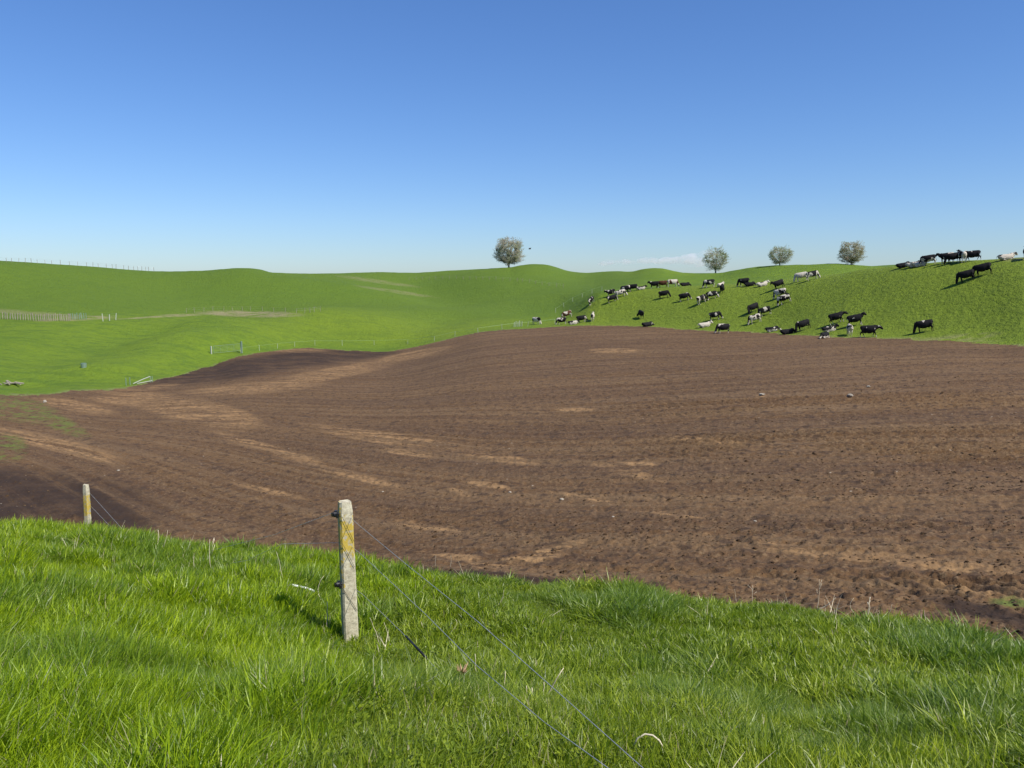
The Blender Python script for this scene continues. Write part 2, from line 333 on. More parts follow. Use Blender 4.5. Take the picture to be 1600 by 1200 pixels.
def mat_concrete():
    t = NT('lichened_concrete'); P = t.pos(); f = t.noise(P, 25, 6, .7); g = t.noise(P, 140, 3, .7); b_ = t.noise(P, 17, 5, .7)
    c = t.mix(t.ramp(f, .35, .65), (.40, .35, .24), (.60, .55, .40)); c = t.mix(t.ramp(b_, .5, .66, 0, .6), c, (.20, .18, .12))
    c = t.mix(t.ramp(g, .56, .66, 0, .55), c, (.14, .12, .09))
    z = t.add('SeparateXYZ'); t.put(z.inputs[0], P)
    gz = t.add('SeparateXYZ'); t.put(gz.inputs[0], t.pos('Generated')); zone = t.math('MULTIPLY', t.ramp(gz.outputs[2], .50, .80), t.ramp(gz.outputs[2], .86, .98, 1, .2))
    left = t.math('MULTIPLY', t.ramp(z.outputs[0], -.045, -.02, 1, 0), t.ramp(gz.outputs[2], .48, .56))
    zz = t.math('MAXIMUM', zone, t.math('MULTIPLY', left, .8))
    li = t.math('MULTIPLY_ADD', zz, .25, t.math('ADD', t.math('MULTIPLY', b_, .6), t.math('MULTIPLY', f, .45)))
    m_ = t.ramp(li, .71, .77); c = t.mix(m_, c, t.mix(g, (.42, .28, .03), (.56, .43, .10)))
    return t.set(c, .9, t.bump(g, .5, .004, t.bump(f, .5, .01)), .2)
M_SOIL, M_PAST, M_BANK, M_COW, M_CONC = mat_soil(), mat_pasture(), mat_bank(), mat_cow(), mat_concrete()
M_GR_TALL = mat_blade('tall_grass_blade', (.190, .300, .008), (.290, .405, .010), (.45, .40, .22))
M_GR_SHORT = mat_blade('pasture_blade', (.165, .245, .014), (.265, .335, .020), (.42, .36, .20))
M_DRY = plain('dry_straw', (.62, .54, .38), .7); M_WIRE = plain('galvanised_wire', (.46, .46, .44), .45, .5, .1)
M_BLACKP = plain('black_plastic', (.012, .012, .014), .35, 0, .2); M_WHITEP = plain('white_paint', (.58, .60, .55), .5, 0, .06)
M_WOOD = plain('weathered_wood', (.26, .23, .17), .85, 0, .3, 12); M_TAPE = plain('white_electric_tape', (.36, .48, .26), .6, 0, .05)
M_PALE = plain('faded_paint', (.36, .38, .30), .7, 0, .1)
M_GALV = plain('galvanised_gate_steel', (.24, .33, .25), .4, .4, .1); M_STONE = plain('pale_stone', (.31, .27, .21), .9, 0, .3, 8)
M_BARK = plain('grey_bark', (.36, .30, .25), .9, 0, .35, 8); M_BIRD = plain('dark_plumage', (.03, .03, .035), .7)
M_DEADLEAF = plain('dead_leaf', (.34, .22, .12), .8, 0, .35, 30)

# ------------------------------------------------------------------ ground meshes
UX, UY = to_px(GX, GY, Z0)
UX = np.where(np.abs(AZ)[None] < R(60), UX, -9999)
def blob(x, y, ax, ay, ang=0, p=2):
    dx = UX - x; dy = UY - y; c, s = math.cos(R(ang)), math.sin(R(ang)); a = (dx * c + dy * s) / ax; b = (-dx * s + dy * c) / ay
    return np.clip(1.35 - (a * a + b * b) * .9, 0, 1)
tan = np.zeros((NR, NA)); drk = np.zeros((NR, NA)); grn = np.zeros((NR, NA))
for q in ((285, 640, 110, 17, 14), (400, 606, 100, 9, -4), (500, 590, 110, 6, -10), (650, 553, 60, 5, -10), (560, 572, 120, 4, -9), (430, 705, 95, 7, 17), (560, 745, 70, 6, 14), (350, 645, 60, 12, 16),
          (770, 714, 70, 6, 9), (640, 708, 40, 5, 6), (980, 738, 55, 6, 13), (1000, 726, 40, 4, 8), (760, 757, 35, 4, 10), (720, 770, 20, 4, 20), (635, 820, 25, 7, 5), (680, 828, 45, 5, 8),
          (700, 866, 50, 7, 10), (745, 880, 40, 6, 12), (820, 876, 60, 7, -9), (90, 695, 100, 11, 14), (960, 548, 40, 4, 0), (200, 628, 60, 6, 5), (1190, 618, 8, 3, 0), (1000, 795, 130, 4, 11), (1250, 860, 160, 6, 8),
          (1450, 880, 130, 10, 6), (1520, 925, 90, 7, 10), (255, 603, 25, 4, -10), (470, 548, 40, 3, 0), (420, 768, 60, 4, 12), (120, 635, 60, 8, 10), (600, 680, 120, 5, 8), (1100, 690, 60, 4, 4), (900, 640, 30, 3, 0), (600, 690, 90, 4, 9), (860, 860, 60, 5, -14)):
    tan = np.maximum(tan, blob(*q))
for q in ((380, 575, 150, 15, -9), (480, 560, 120, 12, -4), (560, 556, 60, 6, -5), (60, 785, 190, 50, 6), (130, 795, 120, 36, 12), (1560, 965, 110, 14, 12), (760, 903, 150, 10, 5)):
    drk = np.maximum(drk, blob(*q))
drk = np.clip(drk * (1.0 + 1.6 * fbm(GX * .5, GY * .5, 171, 4, .65)), 0, 1); tan = np.clip(tan * (1.05 + 1.8 * fbm(PHI * .7, ALONG * .16, 173, 4, .65)), 0, 1)
for q in ((30, 640, 60, 18, 10), (10, 700, 30, 20, 0), (1590, 945, 40, 10, 5), (80, 655, 60, 12, 25)):
    grn = np.maximum(grn, blob(*q))
# pasture: R grazed paddock (the cows' hill), G darker green far hills, B bare clay / dry banks
yel = np.zeros((NR, NA)); old = np.zeros((NR, NA)); bare = np.zeros((NR, NA))
cowhill = sstep(-20, 30, UX - (868 + (485 - UY) * 1.6)) * (GR < 150) * (GR > 60); yel = np.maximum(yel, cowhill * .6)
yel = np.maximum(yel, blob(600, 505, 220, 40) * .35)
old = np.maximum(old, sstep(150, 180, GR) * sstep(1050, 950, UX) * .8); old = np.maximum(old, sstep(350, 420, GR))
for q in ((50, 489, 120, 3.4, 4), (120, 498, 60, 3, -3), (240, 496, 60, 1.2, -2), (390, 490.5, 75, 4.6, 1), (320, 492, 70, 1.5, -1), (590, 440, 60, 3, 8), (620, 456, 60, 2.5, 8), (1500, 528, 60, 6, -6), (1440, 532, 110, 5, 0), (1585, 404, 25, 3, -4)):
    bare = np.maximum(bare, blob(*q) * (.75 if q[0] in (60, 120, 240, 390, 320) else .35))
bare = np.maximum(bare, sstep(1.5, 0, np.abs(before_far)) * .45)
def sub(name, mask, m, attrs):
    fm = mask[:-1] & np.ones((NR - 1, NA), bool)
    i, j = np.nonzero(fm); j2 = (j + 1) % NA
    idx = np.stack([i * NA + j, (i + 1) * NA + j, (i + 1) * NA + j2, i * NA + j2], 1)[:, ::-1]
    used, inv = np.unique(idx, return_inverse=True); inv = inv.reshape(idx.shape)
    V = np.stack([GX.ravel()[used], GY.ravel()[used], Z.ravel()[used]], 1)
    me = mesh_np(name, V, inv, True)
    for an, typ, arrs in attrs:
        at = me.attributes.new(an, typ, 'POINT'); A = np.stack([q.ravel()[used] for q in arrs], 1).astype(np.float32)
        at.data.foreach_set('color' if typ == 'FLOAT_COLOR' else 'vector', A.ravel())
    return tag(link(name, me, m), kind='structure')
one = np.ones((NR, NA))
hill_m = ~(soil_m | bank_m)
sub('ploughed_field', soil_m, M_SOIL, [('row', 'FLOAT_VECTOR', (PHI, ALONG, GX * 0)), ('patch', 'FLOAT_COLOR', (tan, drk, grn, one))])
sub('pasture_hills', hill_m, M_PAST, [('patch', 'FLOAT_COLOR', (yel, old, bare, one))])
sub('grass_bank_ground', bank_m, M_BANK, [])

# ------------------------------------------------------------------ scattering (uncountable ground cover)
def tuft_mesh(name, n, rad, h0, h1, width, lean, m, seed, curl=1.0, segs=3):
    rg = np.random.default_rng(seed); V = []; Fc = []; own = []
    for _ in range(n):
        a = rg.uniform(0, 6.283); rr = rad * math.sqrt(rg.uniform()); bx, by = rr * math.cos(a), rr * math.sin(a)
        hh = rg.uniform(h0, h1); ln = lean * rg.uniform(.2, 1.2); da = a + rg.normal(0, .9); dx, dy = math.cos(da), math.sin(da)
        fa = rg.uniform(0, 6.283); sx, sy = math.cos(fa), math.sin(fa); w = width * rg.uniform(.6, 1.25); o = rg.uniform()
        b0 = len(V)
        for k in range(segs + 1):
            t = k / segs; bend = ln * (t ** (1.6)) ; up = hh * (t - .38 * curl * ln * t * t)
            ww = w * (1 - t ** 1.8) * .5 + .0004
            cx = bx + dx * bend * hh; cy = by + dy * bend * hh
            V.append((cx - sx * ww, cy - sy * ww, up - .02)); V.append((cx + sx * ww, cy + sy * ww, up - .02)); own += [o, o]
        for k in range(segs): Fc.append((b0 + 2 * k, b0 + 2 * k + 1, b0 + 2 * k + 3, b0 + 2 * k + 2))
    me = mesh_np(name, V, Fc, True); at = me.attributes.new('own', 'FLOAT', 'POINT'); at.data.foreach_set('value', np.array(own, np.float32)); me.materials.append(m)
    return me
def leaf_mesh(name, n, rad, h, lw, m, seed):
    rg = np.random.default_rng(seed); V = []; Fc = []; own = []
    for _ in range(n):
        a = rg.uniform(0, 6.283); rr = rad * math.sqrt(rg.uniform()); z = rg.uniform(.3, 1) * h; x, y = rr * math.cos(a), rr * math.sin(a); L = lw * rg.uniform(.6, 1.3)
        d = Vector((math.cos(a), math.sin(a), rg.normal(0, .35))).normalized(); s = d.cross(Vector((0, 0, 1))).normalized(); u = s.cross(d)
        b0 = len(V); c = Vector((x, y, z))
        for t, w_, q in ((0, .12, 0), (.35, .42, .05), (.7, .38, .02), (1, .06, -.1)):
            for sg in (-1, 1): V.append(tuple(c + d * L * t + s * L * w_ * sg * .6 + u * L * q)); own.append(rg.uniform(0, .9))
        for k in range(3): Fc.append((b0 + 2 * k, b0 + 2 * k + 1, b0 + 2 * k + 3, b0 + 2 * k + 2))
    me = mesh_np(name, V, Fc, True); at = me.attributes.new('own', 'FLOAT', 'POINT'); at.data.foreach_set('value', np.array(own, np.float32)); me.materials.append(m)
    return me
def clod_mesh(name, seed, m):
    bm = bmesh.new(); bmesh.ops.create_icosphere(bm, subdivisions=2, radius=.5); rg = np.random.default_rng(seed)
    o = rg.uniform(0, 50, 3)
    import mathutils
    for v in bm.verts:
        n = mathutils.noise.noise(v.co * 2.3 + Vector(o)); v.co *= 1 + .5 * n; v.co.z *= .7
    me = bpy.data.meshes.new(name); bm.to_mesh(me); bm.free(); me.materials.append(m); return me
def scatter(name, pts, rots, scl, idx, tint, meshes, label, cat):
    c = bpy.data.collections.new(name + '_sources')
    for k, me in enumerate(meshes):
        o = bpy.data.objects.new('%s_%02d' % (name, k), me); c.objects.link(o)
    me = bpy.data.meshes.new(name); n = len(pts); me.vertices.add(n); me.vertices.foreach_set('co', np.asarray(pts, np.float32).ravel())
    def at(nm, typ, key, a):
        q = me.attributes.new(nm, typ, 'POINT'); q.data.foreach_set(key, np.ascontiguousarray(a).ravel())
    at('rot', 'FLOAT_VECTOR', 'vector', np.asarray(rots, np.float32)); at('scl', 'FLOAT', 'value', np.asarray(scl, np.float32))
    at('idx', 'INT', 'value', np.asarray(idx, np.int32)); at('tint', 'FLOAT_COLOR', 'color', np.asarray(tint, np.float32))
    me.update(); o = link(name, me)
    g = bpy.data.node_groups.new(name + '_scatter', 'GeometryNodeTree')
    g.interface.new_socket('Geometry', in_out='INPUT', socket_type='NodeSocketGeometry'); g.interface.new_socket('Geometry', in_out='OUTPUT', socket_type='NodeSocketGeometry')
    N = g.nodes; L = g.links; gi = N.new('NodeGroupInput'); go = N.new('NodeGroupOutput')
    ci = N.new('GeometryNodeCollectionInfo'); ci.inputs['Collection'].default_value = c; ci.inputs['Separate Children'].default_value = True; ci.inputs['Reset Children'].default_value = True
    ip = N.new('GeometryNodeInstanceOnPoints'); ip.inputs['Pick Instance'].default_value = True
    def na(nm, dt):
        q = N.new('GeometryNodeInputNamedAttribute'); q.data_type = dt; q.inputs[0].default_value = nm; return q.outputs[0]
    L.new(gi.outputs[0], ip.inputs['Points']); L.new(ci.outputs[0], ip.inputs['Instance'])
    L.new(na('idx', 'INT'), ip.inputs['Instance Index']); L.new(na('rot', 'FLOAT_VECTOR'), ip.inputs['Rotation']); L.new(na('scl', 'FLOAT'), ip.inputs['Scale'])
    L.new(ip.outputs[0], go.inputs[0])
    md = o.modifiers.new('scatter', 'NODES'); md.node_group = g
    return tag(o, label, cat, kind='stuff')
def polar_pts(n, r0, r1, a0, a1, power=1.0):
    u = rng.uniform(0, 1, n); r = (r0 ** (2 * power) + u * (r1 ** (2 * power) - r0 ** (2 * power))) ** (1 / (2 * power)); a = rng.uniform(R(a0), R(a1), n)
    return r * np.sin(a), r * np.cos(a), r, a

# foreground sward
X, Y, r, a = polar_pts(120000, 1.5, 16.5, -42, 42, .72)
pb = ter(X, Y, past_bank); keep = (pb < rng.normal(-.05, .16, len(X))) | ((pb < 1.6) & (rng.uniform(0, 1, len(X)) < .035 * (fbm(X * 1.5, Y * 1.5, 99, 2) > .02))); X, Y, r, a, pb = X[keep], Y[keep], r[keep], a[keep], pb[keep]
# lush and long to the left of the fence line, short and tufty to its right
ua, va = to_px(X, Y, ter(X, Y)); 
fence_side = (ua - 560) + (1000 - va) * -.75 + 150 * fbm(X * .7, Y * .7, 101, 3)      # <0 left, >0 right
lush = 1 - sstep(-260, 120, fence_side); 
lush = np.maximum(lush, .0)
clump = fbm(X * 1.1, Y * 1.1, 111, 4); fine_n = fbm(X * 3.3, Y * 3.3, 113, 2)
pick = rng.uniform(0, 1, len(X)); kind = np.where(pick < lush, 0, 1)
dark = sstep(.07, .20, fbm(X * .8 + 4, Y * .8, 121, 3)) 
hx = np.exp(-(((X - 2.6) / .8) ** 2 + ((Y - 4.0) / .7) ** 2)) + np.exp(-(((X - 4.4) / 1.0) ** 2 + ((Y - 6.4) / .8) ** 2)) + np.exp(-(((X + .55) / .6) ** 2 + ((Y - 4.6) / .9) ** 2))
dark = np.clip(dark * .7 + .55 * hx * (1 - lush * .3), 0, 1); kind = np.where((kind == 1) & (rng.uniform(0, 1, len(X)) < dark * .75), 2, kind)  # coarse clumps, tinted darker partly to paint the shade among their leaves
kind = np.where((kind == 1) & (rng.uniform(0, 1, len(X)) < .06 + .1 * (fbm(X * .9, Y * .9, 131, 2) > .1)), 3, kind)
SRC = []; base_i = []; cnt = []
for wf, nf in ((1.0, 1.0), (1.9, .6)):                # near tufts of fine blades, farther ones of fewer, broader blades
    base_i.append(len(SRC)); cnt.append(6); SRC += [tuft_mesh('tall_tuft', int(44 * nf), .085, .08, .21, .0062 * wf, .65, M_GR_TALL, 200 + k, .8) for k in range(6)]
    base_i.append(len(SRC)); cnt.append(6); SRC += [tuft_mesh('short_tuft', int(56 * nf), .10, .035, .12, .0055 * wf, .95, M_GR_SHORT, 300 + k, 1.0) for k in range(6)]
    base_i.append(len(SRC)); cnt.append(5); SRC += [tuft_mesh('coarse_tuft', int(44 * nf), .07, .08, .19, .0072 * wf, 1.15, M_GR_SHORT, 400 + k, 1.0, 4) for k in range(5)]
    base_i.append(len(SRC)); cnt.append(3); SRC += [leaf_mesh('clover', 34, .09, .06, .021, M_GR_SHORT, 500 + k) for k in range(3)]
kf = kind + 4 * (r + rng.normal(0, .8, len(r)) > 5.5)
idx = np.array(base_i)[kf] + (rng.integers(0, 1000, len(X)) % np.array(cnt)[kf])
knob = fbm(X * 2.2, Y * 2.2, 117, 2)
scl = (.95 + 1.1 * clump + .9 * knob + .5 * fine_n) * rng.uniform(.75, 1.2, len(X)) * np.where(pb > -.5, .8, 1.0); scl = np.clip(scl, .45, 1.5)
lw = 1.5 - lush * .8
rots = np.stack([rng.normal(0, .13, len(X)) + lw * fbm(X * 1.7, Y * 1.7, 161, 2), rng.normal(-.06, .13, len(X)) + lw * fbm(X * 1.7, Y * 1.7, 163, 2), rng.uniform(0, 6.283, len(X))], 1)
tr = np.clip(.5 + 1.6 * fbm(X * .6, Y * .6, 141, 3) + .35 * lush + rng.normal(0, .15, len(X)), 0, 1); tg = np.clip(dark * .6 + rng.normal(0, .08, len(X)), 0, .85)
tint = np.stack([tr, tg, tr * 0, tr * 0 + 1], 1)
scatter('grass', np.stack([X, Y, ter(X, Y)], 1), rots, scl, idx, tint, SRC, 'bright green grass covering the near bank under the wire fence', 'grass')

DRYT = [tuft_mesh('dry_tuft', 5, .05, .10, .34, .0065, .7, M_DRY, 800 + k, .6, 4) for k in range(6)]
Xd, Yd, rd, ad = polar_pts(2600, 2.2, 15, -40, 42, .8); pbd = ter(Xd, Yd, past_bank)
kd = (rng.uniform(0, 1, len(Xd)) < .035 + .5 * np.exp(-((pbd + .15) / .35) ** 2) + .10 * (np.abs(fence_side[0]) < -1)) & (pbd < .6); Xd, Yd = Xd[kd], Yd[kd]
sd = rng.uniform(.5, 1.1, len(Xd)); scatter('dry_grass', np.stack([Xd, Yd, ter(Xd, Yd)], 1), np.stack([rng.normal(0, .35, len(Xd)), rng.normal(0, .35, len(Xd)), rng.uniform(0, 6.28, len(Xd))], 1), sd, rng.integers(0, 6, len(Xd)), np.zeros((len(Xd), 4)), DRYT, 'thin dry straw stems scattered through the bank grass and along its edge', 'dry grass')

# clods on the tilled ground
clods = [clod_mesh('clod', 600 + k, M_SOIL) for k in range(5)]
X, Y, r, a = polar_pts(70000, 9, 95, -40, 42, .35)
sw = ter(X, Y, soil_w); ph = phi_of(X, Y); dens = sstep(-.05, .18, fbm(ph * .8, X * .08, 151, 3)) + .2
keep = (sw > .95) & (rng.uniform(0, 1, len(X)) < dens); X, Y, r = X[keep], Y[keep], r[keep]
scl = np.minimum(rng.lognormal(math.log(.032), .55, len(X)), .16)
tint = np.zeros((len(X), 4)); tint[:, 0] = np.where(rng.uniform(0, 1, len(X)) < .4, rng.uniform(.2, .9, len(X)), 0); rots = rng.uniform(0, 6.28, (len(X), 3)) * np.array([.1, .1, 1])
scatter('soil_clods', np.stack([X, Y, ter(X, Y) - scl * .06], 1), rots, scl, rng.integers(0, 5, len(X)), tint, clods, 'loose dark clods strewn over the ploughed field', 'soil clods')

exec_parts = True
# ------------------------------------------------------------------ tubes
def tube_data(pts, rad, sides=6, cap=True):
    pts = [Vector(p) for p in pts]; n = len(pts); rads = rad if hasattr(rad, '__len__') else [rad] * n
    V = []; Fc = []; prev = None
    for i, p in enumerate(pts):
        d = (pts[min(i + 1, n - 1)] - pts[max(i - 1, 0)]).normalized()
        if prev is None: u = d.orthogonal().normalized()
        else: u = (prev - d * prev.dot(d)).normalized()
        prev = u; v = d.cross(u)
        for k in range(sides):
            t = 2 * math.pi * k / sides; V.append(tuple(p + (u * math.cos(t) + v * math.sin(t)) * rads[i]))
    for i in range(n - 1):
        for k in range(sides):
            a = i * sides + k; b = i * sides + (k + 1) % sides; Fc.append((a, b, b + sides, a + sides))
    return V, Fc
class MB:
    def __init__(s): s.V = []; s.F = []
    def add(s, V, Fc):
        b = len(s.V); s.V += [tuple(v) for v in V]; s.F += [tuple(q + b for q in f) for f in Fc]; return s
    def tube(s, pts, rad, sides=6):
        V, Fc = tube_data(pts, rad, sides); n = len(pts)
        Fc = Fc + [tuple(range(sides))[::-1], tuple(range((n - 1) * sides, n * sides))]; return s.add(V, Fc)
    def box(s, lo, hi):
        x0, y0, z0 = lo; x1, y1, z1 = hi
        return s.add([(x0, y0, z0), (x1, y0, z0), (x1, y1, z0), (x0, y1, z0), (x0, y0, z1), (x1, y0, z1), (x1, y1, z1), (x0, y1, z1)],
                     [(3, 2, 1, 0), (4, 5, 6, 7), (0, 1, 5, 4), (1, 2, 6, 5), (2, 3, 7, 6), (3, 0, 4, 7)])
    def mesh(s, name, m, smooth=False):
        me = bpy.data.meshes.new(name); me.from_pydata(s.V, [], s.F); me.materials.append(m)
        me.polygons.foreach_set('use_smooth', [smooth] * len(me.polygons)); me.update(); return me
    def build(s, name, m, parent=None, smooth=False, loc=None, rot=None): return link(name, s.mesh(name, m, smooth), None, parent, loc, rot)

# ------------------------------------------------------------------ near fence: concrete posts, insulators, wires
def post_mesh(h, w0, w1, dpt, m, seed):
    bm = bmesh.new(); rg = random.Random(seed); rings = []
    N_ = 22
    for i in range(N_ + 1):
        t = i / N_; z = -.35 + (h + .35) * t; w = (w0 + (w1 - w0) * t) / 2; dd = dpt / 2 * (1 - .1 * t)
        if i == N_: w *= .86; dd *= .86
        c = .016; sh = [(-w + c, -dd), (w - c, -dd), (w, -dd + c), (w, dd - c), (w - c, dd), (-w + c, dd), (-w, dd - c), (-w, -dd + c)]
        rings.append([bm.verts.new((x + rg.uniform(-.0015, .0015), y + rg.uniform(-.0015, .0015), z + (rg.uniform(-.006, .004) if i == N_ else 0) - (.012 if i == N_ - 1 else 0))) for x, y in sh])
    for a, b in zip(rings, rings[1:]):
        for k in range(8): bm.faces.new((a[k], a[(k + 1) % 8], b[(k + 1) % 8], b[k]))
    bm.faces.new(rings[-1]); me = bpy.data.meshes.new('post'); bm.to_mesh(me); bm.free(); me.materials.append(m); return me
fence = empty('wire_fence'); tag(fence, 'low wire fence with two lichened concrete posts crossing the near grass bank', 'fence')
pg = ground(548, 1003, 3); pr = math.hypot(pg.x, pg.y)
P0 = px_point(548, 1003, pr); ptop = px_point(538.5, 783, pr); PH = (ptop - P0).length
fence.location = P0
def rel(v): return Vector(v) - P0
post = link('post', post_mesh(PH, .137, .117, .12, M_CONC, 1), None, fence)
ax = (ptop - P0).normalized(); post.rotation_mode = 'QUATERNION'
post.rotation_quaternion = Vector((0, 0, 1)).rotation_difference(ax) @ Euler((0, 0, R(24))).to_quaternion()
post['label'] = 'pale concrete post with yellow lichen and two black insulators, nearer of the two'
def insulator(parent, loc, s=1.0):
    b = MB(); b.tube([(0, 0, 0), (-.018 * s, 0, 0), (-.02 * s, 0, .0), (-.05 * s, 0, 0)], [.012 * s, .012 * s, .024 * s, .024 * s], 10)
    b.tube([(-.028 * s, 0, -.012 * s), (-.028 * s, 0, .03 * s)], [.02 * s, .013 * s], 8); b.tube([(-.05 * s, 0, 0), (-.062 * s, 0, .0), (-.066 * s, 0, 0)], [.014 * s, .022 * s, .012 * s], 10)
    b.box((-.03 * s, -.028 * s, -.03 * s), (-.012 * s, .028 * s, .012 * s))
    return b.build('insulator', M_BLACKP, parent, False, loc)
def up_post(f): return f * PH
insulator(post, (-.058, -.03, PH * .925), 1.05); insulator(post, (-.06, -.03, PH * .435), 1.05)
# the far post
pg2 = ground(137, 829, 9); r2 = 14.2
Q0 = px_point(138, 829, r2); Qt = px_point(134, 757, r2); g2 = float(ter(Q0.x, Q0.y)); L2 = (Qt - Q0).length
dn = (Qt - Q0).normalized(); Qb = Q0 - dn * max(0, (Q0.z - g2)); H2 = (Qt - Qb).length
post2 = link('post', post_mesh(H2, .10, .088, .085, M_CONC, 2), None, fence, rel(Qb)); post2.rotation_mode = 'QUATERNION'
post2.rotation_quaternion = Vector((0, 0, 1)).rotation_difference(dn) @ Euler((0, 0, R(-10))).to_quaternion()
post2['label'] = 'small far concrete post with orange lichen top'
def wire(pts, rad=.0021, m=M_WIRE, name='wire', parent=fence, n=8, sag=0):
    out = []
    for a, b in zip(pts, pts[1:]):
        for k in range(n): t = k / n; q = a.lerp(b, t); q.z -= sag * 4 * t * (1 - t); out.append(rel(q))
    out.append(rel(pts[-1])); return MB().tube(out, rad, 5).build(name, m, parent, True)
# main runs to the right: depth falls towards the camera's side
rb = pr + .04
def run(pix, r_end):
    n = len(pix); x0 = pix[0][0]; x1 = pix[-1][0]
    return [px_point(x, y, 1 / ((1 / rb) * (1 - (x - x0) / (x1 - x0)) + (1 / r_end) * ((x - x0) / (x1 - x0)))) for x, y in pix]
W1 = run([(545, 806), (560, 820), (640, 886), (750, 974), (870, 1080), (1000, 1196), (1120, 1300)], 2.35)
W2 = run([(547, 852), (562, 864), (665, 960), (745, 1040), (850, 1128), (950, 1200), (1060, 1290)], 2.35)
W3 = run([(550, 918), (566, 928), (640, 1000), (668, 1030), (742, 1112), (800, 1180)], 4.3)
for w in (W1, W2, W3): wire(w)
MB().tube([rel(px_point(634, 994, 1 / (1 / rb * .65 + 1 / 4.3 * .35))), rel(px_point(666, 1028, 1 / (1 / rb * .53 + 1 / 4.3 * .47)))], .0085, 8).build('insulating_tube', M_BLACKP, fence, True)
# runs to the left, down behind the grass, then up to the far post
rl = pr + .02; low_a, low_b = px_point(300, 868, 11.2), px_point(300, 890, 11.0)
wire([px_point(524, 800, rl), px_point(430, 835, 8.0), low_a, px_point(205, 842, 12.6), px_point(140, 770, r2)])
wire([px_point(531, 848, rl), px_point(440, 850, 7.9), px_point(385, 876, 8.8), low_b, px_point(195, 846, 12.8), px_point(141, 790, r2)])
# thin black strands laid across the post's face
for (x0, y0, x1, y1) in ((533, 808, 553, 846), (533, 849, 554, 886), (530, 914, 558, 954)):
    k0 = px_point(x0 - 3, y0 - 1, pr - .066); k1 = px_point(x0 + 2, y0, pr - .078); k2 = px_point(x1, y1, pr - .055)
    wire([k0, k1, k2], .0018, M_BLACKP, 'dark_strand', n=2)

# ------------------------------------------------------------------ dead stalks, litter on the bank
def stalk(x, y, x2, y2, r=None, rad=.003, label=None, curve=0.0, m=M_DRY, branch=0, name='dry_stalk', cat='dry stalk', group='dead stalks standing in the bank grass'):
    g = ground(x, y, 2.2); rr = math.hypot(g.x, g.y) * .955 if r is None else r
    A = px_point(x, y, rr); B = px_point(x2, y2, rr - .02); A.z -= .06
    b = MB(); side = Vector((1, 0, .0)); pts = []
    for k in range(7):
        t = k / 6; pts.append(A.lerp(B, t) + side * curve * math.sin(t * math.pi) + Vector((rng.normal(0, .003), 0, rng.normal(0, .002))) - A)
    b.tube(pts, [rad * (1 - .6 * k / 6) for k in range(7)], 5)
    for q in range(branch):
        t = rng.uniform(.4, .9); p = A.lerp(B, t) - A; L = (B - A).length * rng.uniform(.2, .4)
        b.tube([p, p + Vector((rng.uniform(-.5, .5), rng.uniform(-.2, .2), rng.uniform(.3, .9))).normalized() * L], rad * .5, 4)
    o = b.build(name, m, None, True, A); return tag(o, label, cat, group)
ST = [((852, 1104), (880, 1044), .005, 'tall pale dry stalk leaning right, right of the lower wires'), ((783, 1085), (790, 1048), .006, 'short bent dry stalk between the two lower wires'),
      ((812, 1108), (832, 1074), .007, 'thick split straw stalk leaning right beside the middle wire'), ((806, 1104), (822, 1072), .006, 'thin straw stalk just left of the thick split one'),
      ((748, 1066), (742, 1022), .004, 'thin grey stalk standing behind the middle wire'), ((843, 1098), (850, 1066), .004, 'short yellow stalk left of the tall leaning one'),
      ((332, 892), (328, 842), .004, 'grey upright stalk with fine twigs behind the left grass'), ((240, 855), (247, 828), .005, 'short pale stalk at the bank edge, left'),
      ((248, 858), (262, 828), .003, 'thin slanting stalk at the bank edge, left'), ((444, 912), (432, 862), .003, 'tall bent grass stem above the white pipe'),
      ((302, 890), (303, 870), .004, 'very short grey stalk standing in the left grass'), ((510, 975), (512, 940), .006, 'yellow stalk just left of the concrete post'),
      ((503, 935), (505, 900), .004, 'thin yellow stem left of the lower insulator'), ((592, 1000), (578, 965), .003, 'dry stem right of the concrete post foot'),
      ((610, 1005), (600, 972), .003, 'second dry stem further right of the post foot'), ((967, 922), (968, 902), .003, 'single upright stem on the bank crest, centre'),
      ((1276, 950), (1280, 905), .004, 'tall twiggy dead stem on the bank crest, right'), ((1275, 948), (1306, 934), .006, 'low slanting dead stem on the bank crest, right'),
      ((1175, 938), (1176, 915), .004, 'short dead stem on the crest left of the twiggy one'), ((1151, 935), (1148, 920), .003, 'small forked dead stem on the crest'),
      ((1333, 950), (1334, 934), .004, 'short pale stem right of the slanting one'), ((1352, 962), (1358, 940), .010, 'bundle of straw on the crest, right'),
      ((1382, 962), (1394, 944), .005, 'slanting straw on the crest, far right'), ((680, 882), (681, 868), .004, 'tiny upright stub on the crest right of the post'),
      ((703, 884), (704, 868), .004, 'second tiny stub on the crest right of the post'), ((776, 944), (788, 922), .003, 'short slanting stem in the grass near the top wire'),
      ((700, 912), (725, 942), .003, 'flattened thin stem between the top and middle wires'), ((1490, 982), (1491, 968), .003, 'short stem on the far right crest'),
      ((700, 980), (712, 968), .003, 'pale bent blade beside the middle wire')]
for (x, y), (x2, y2), rad, lab in ST: stalk(x, y, x2, y2, None, rad * 1.25, lab, rng.normal(0, .02), branch=3 if 'twig' in lab or 'bundle' in lab else 0)
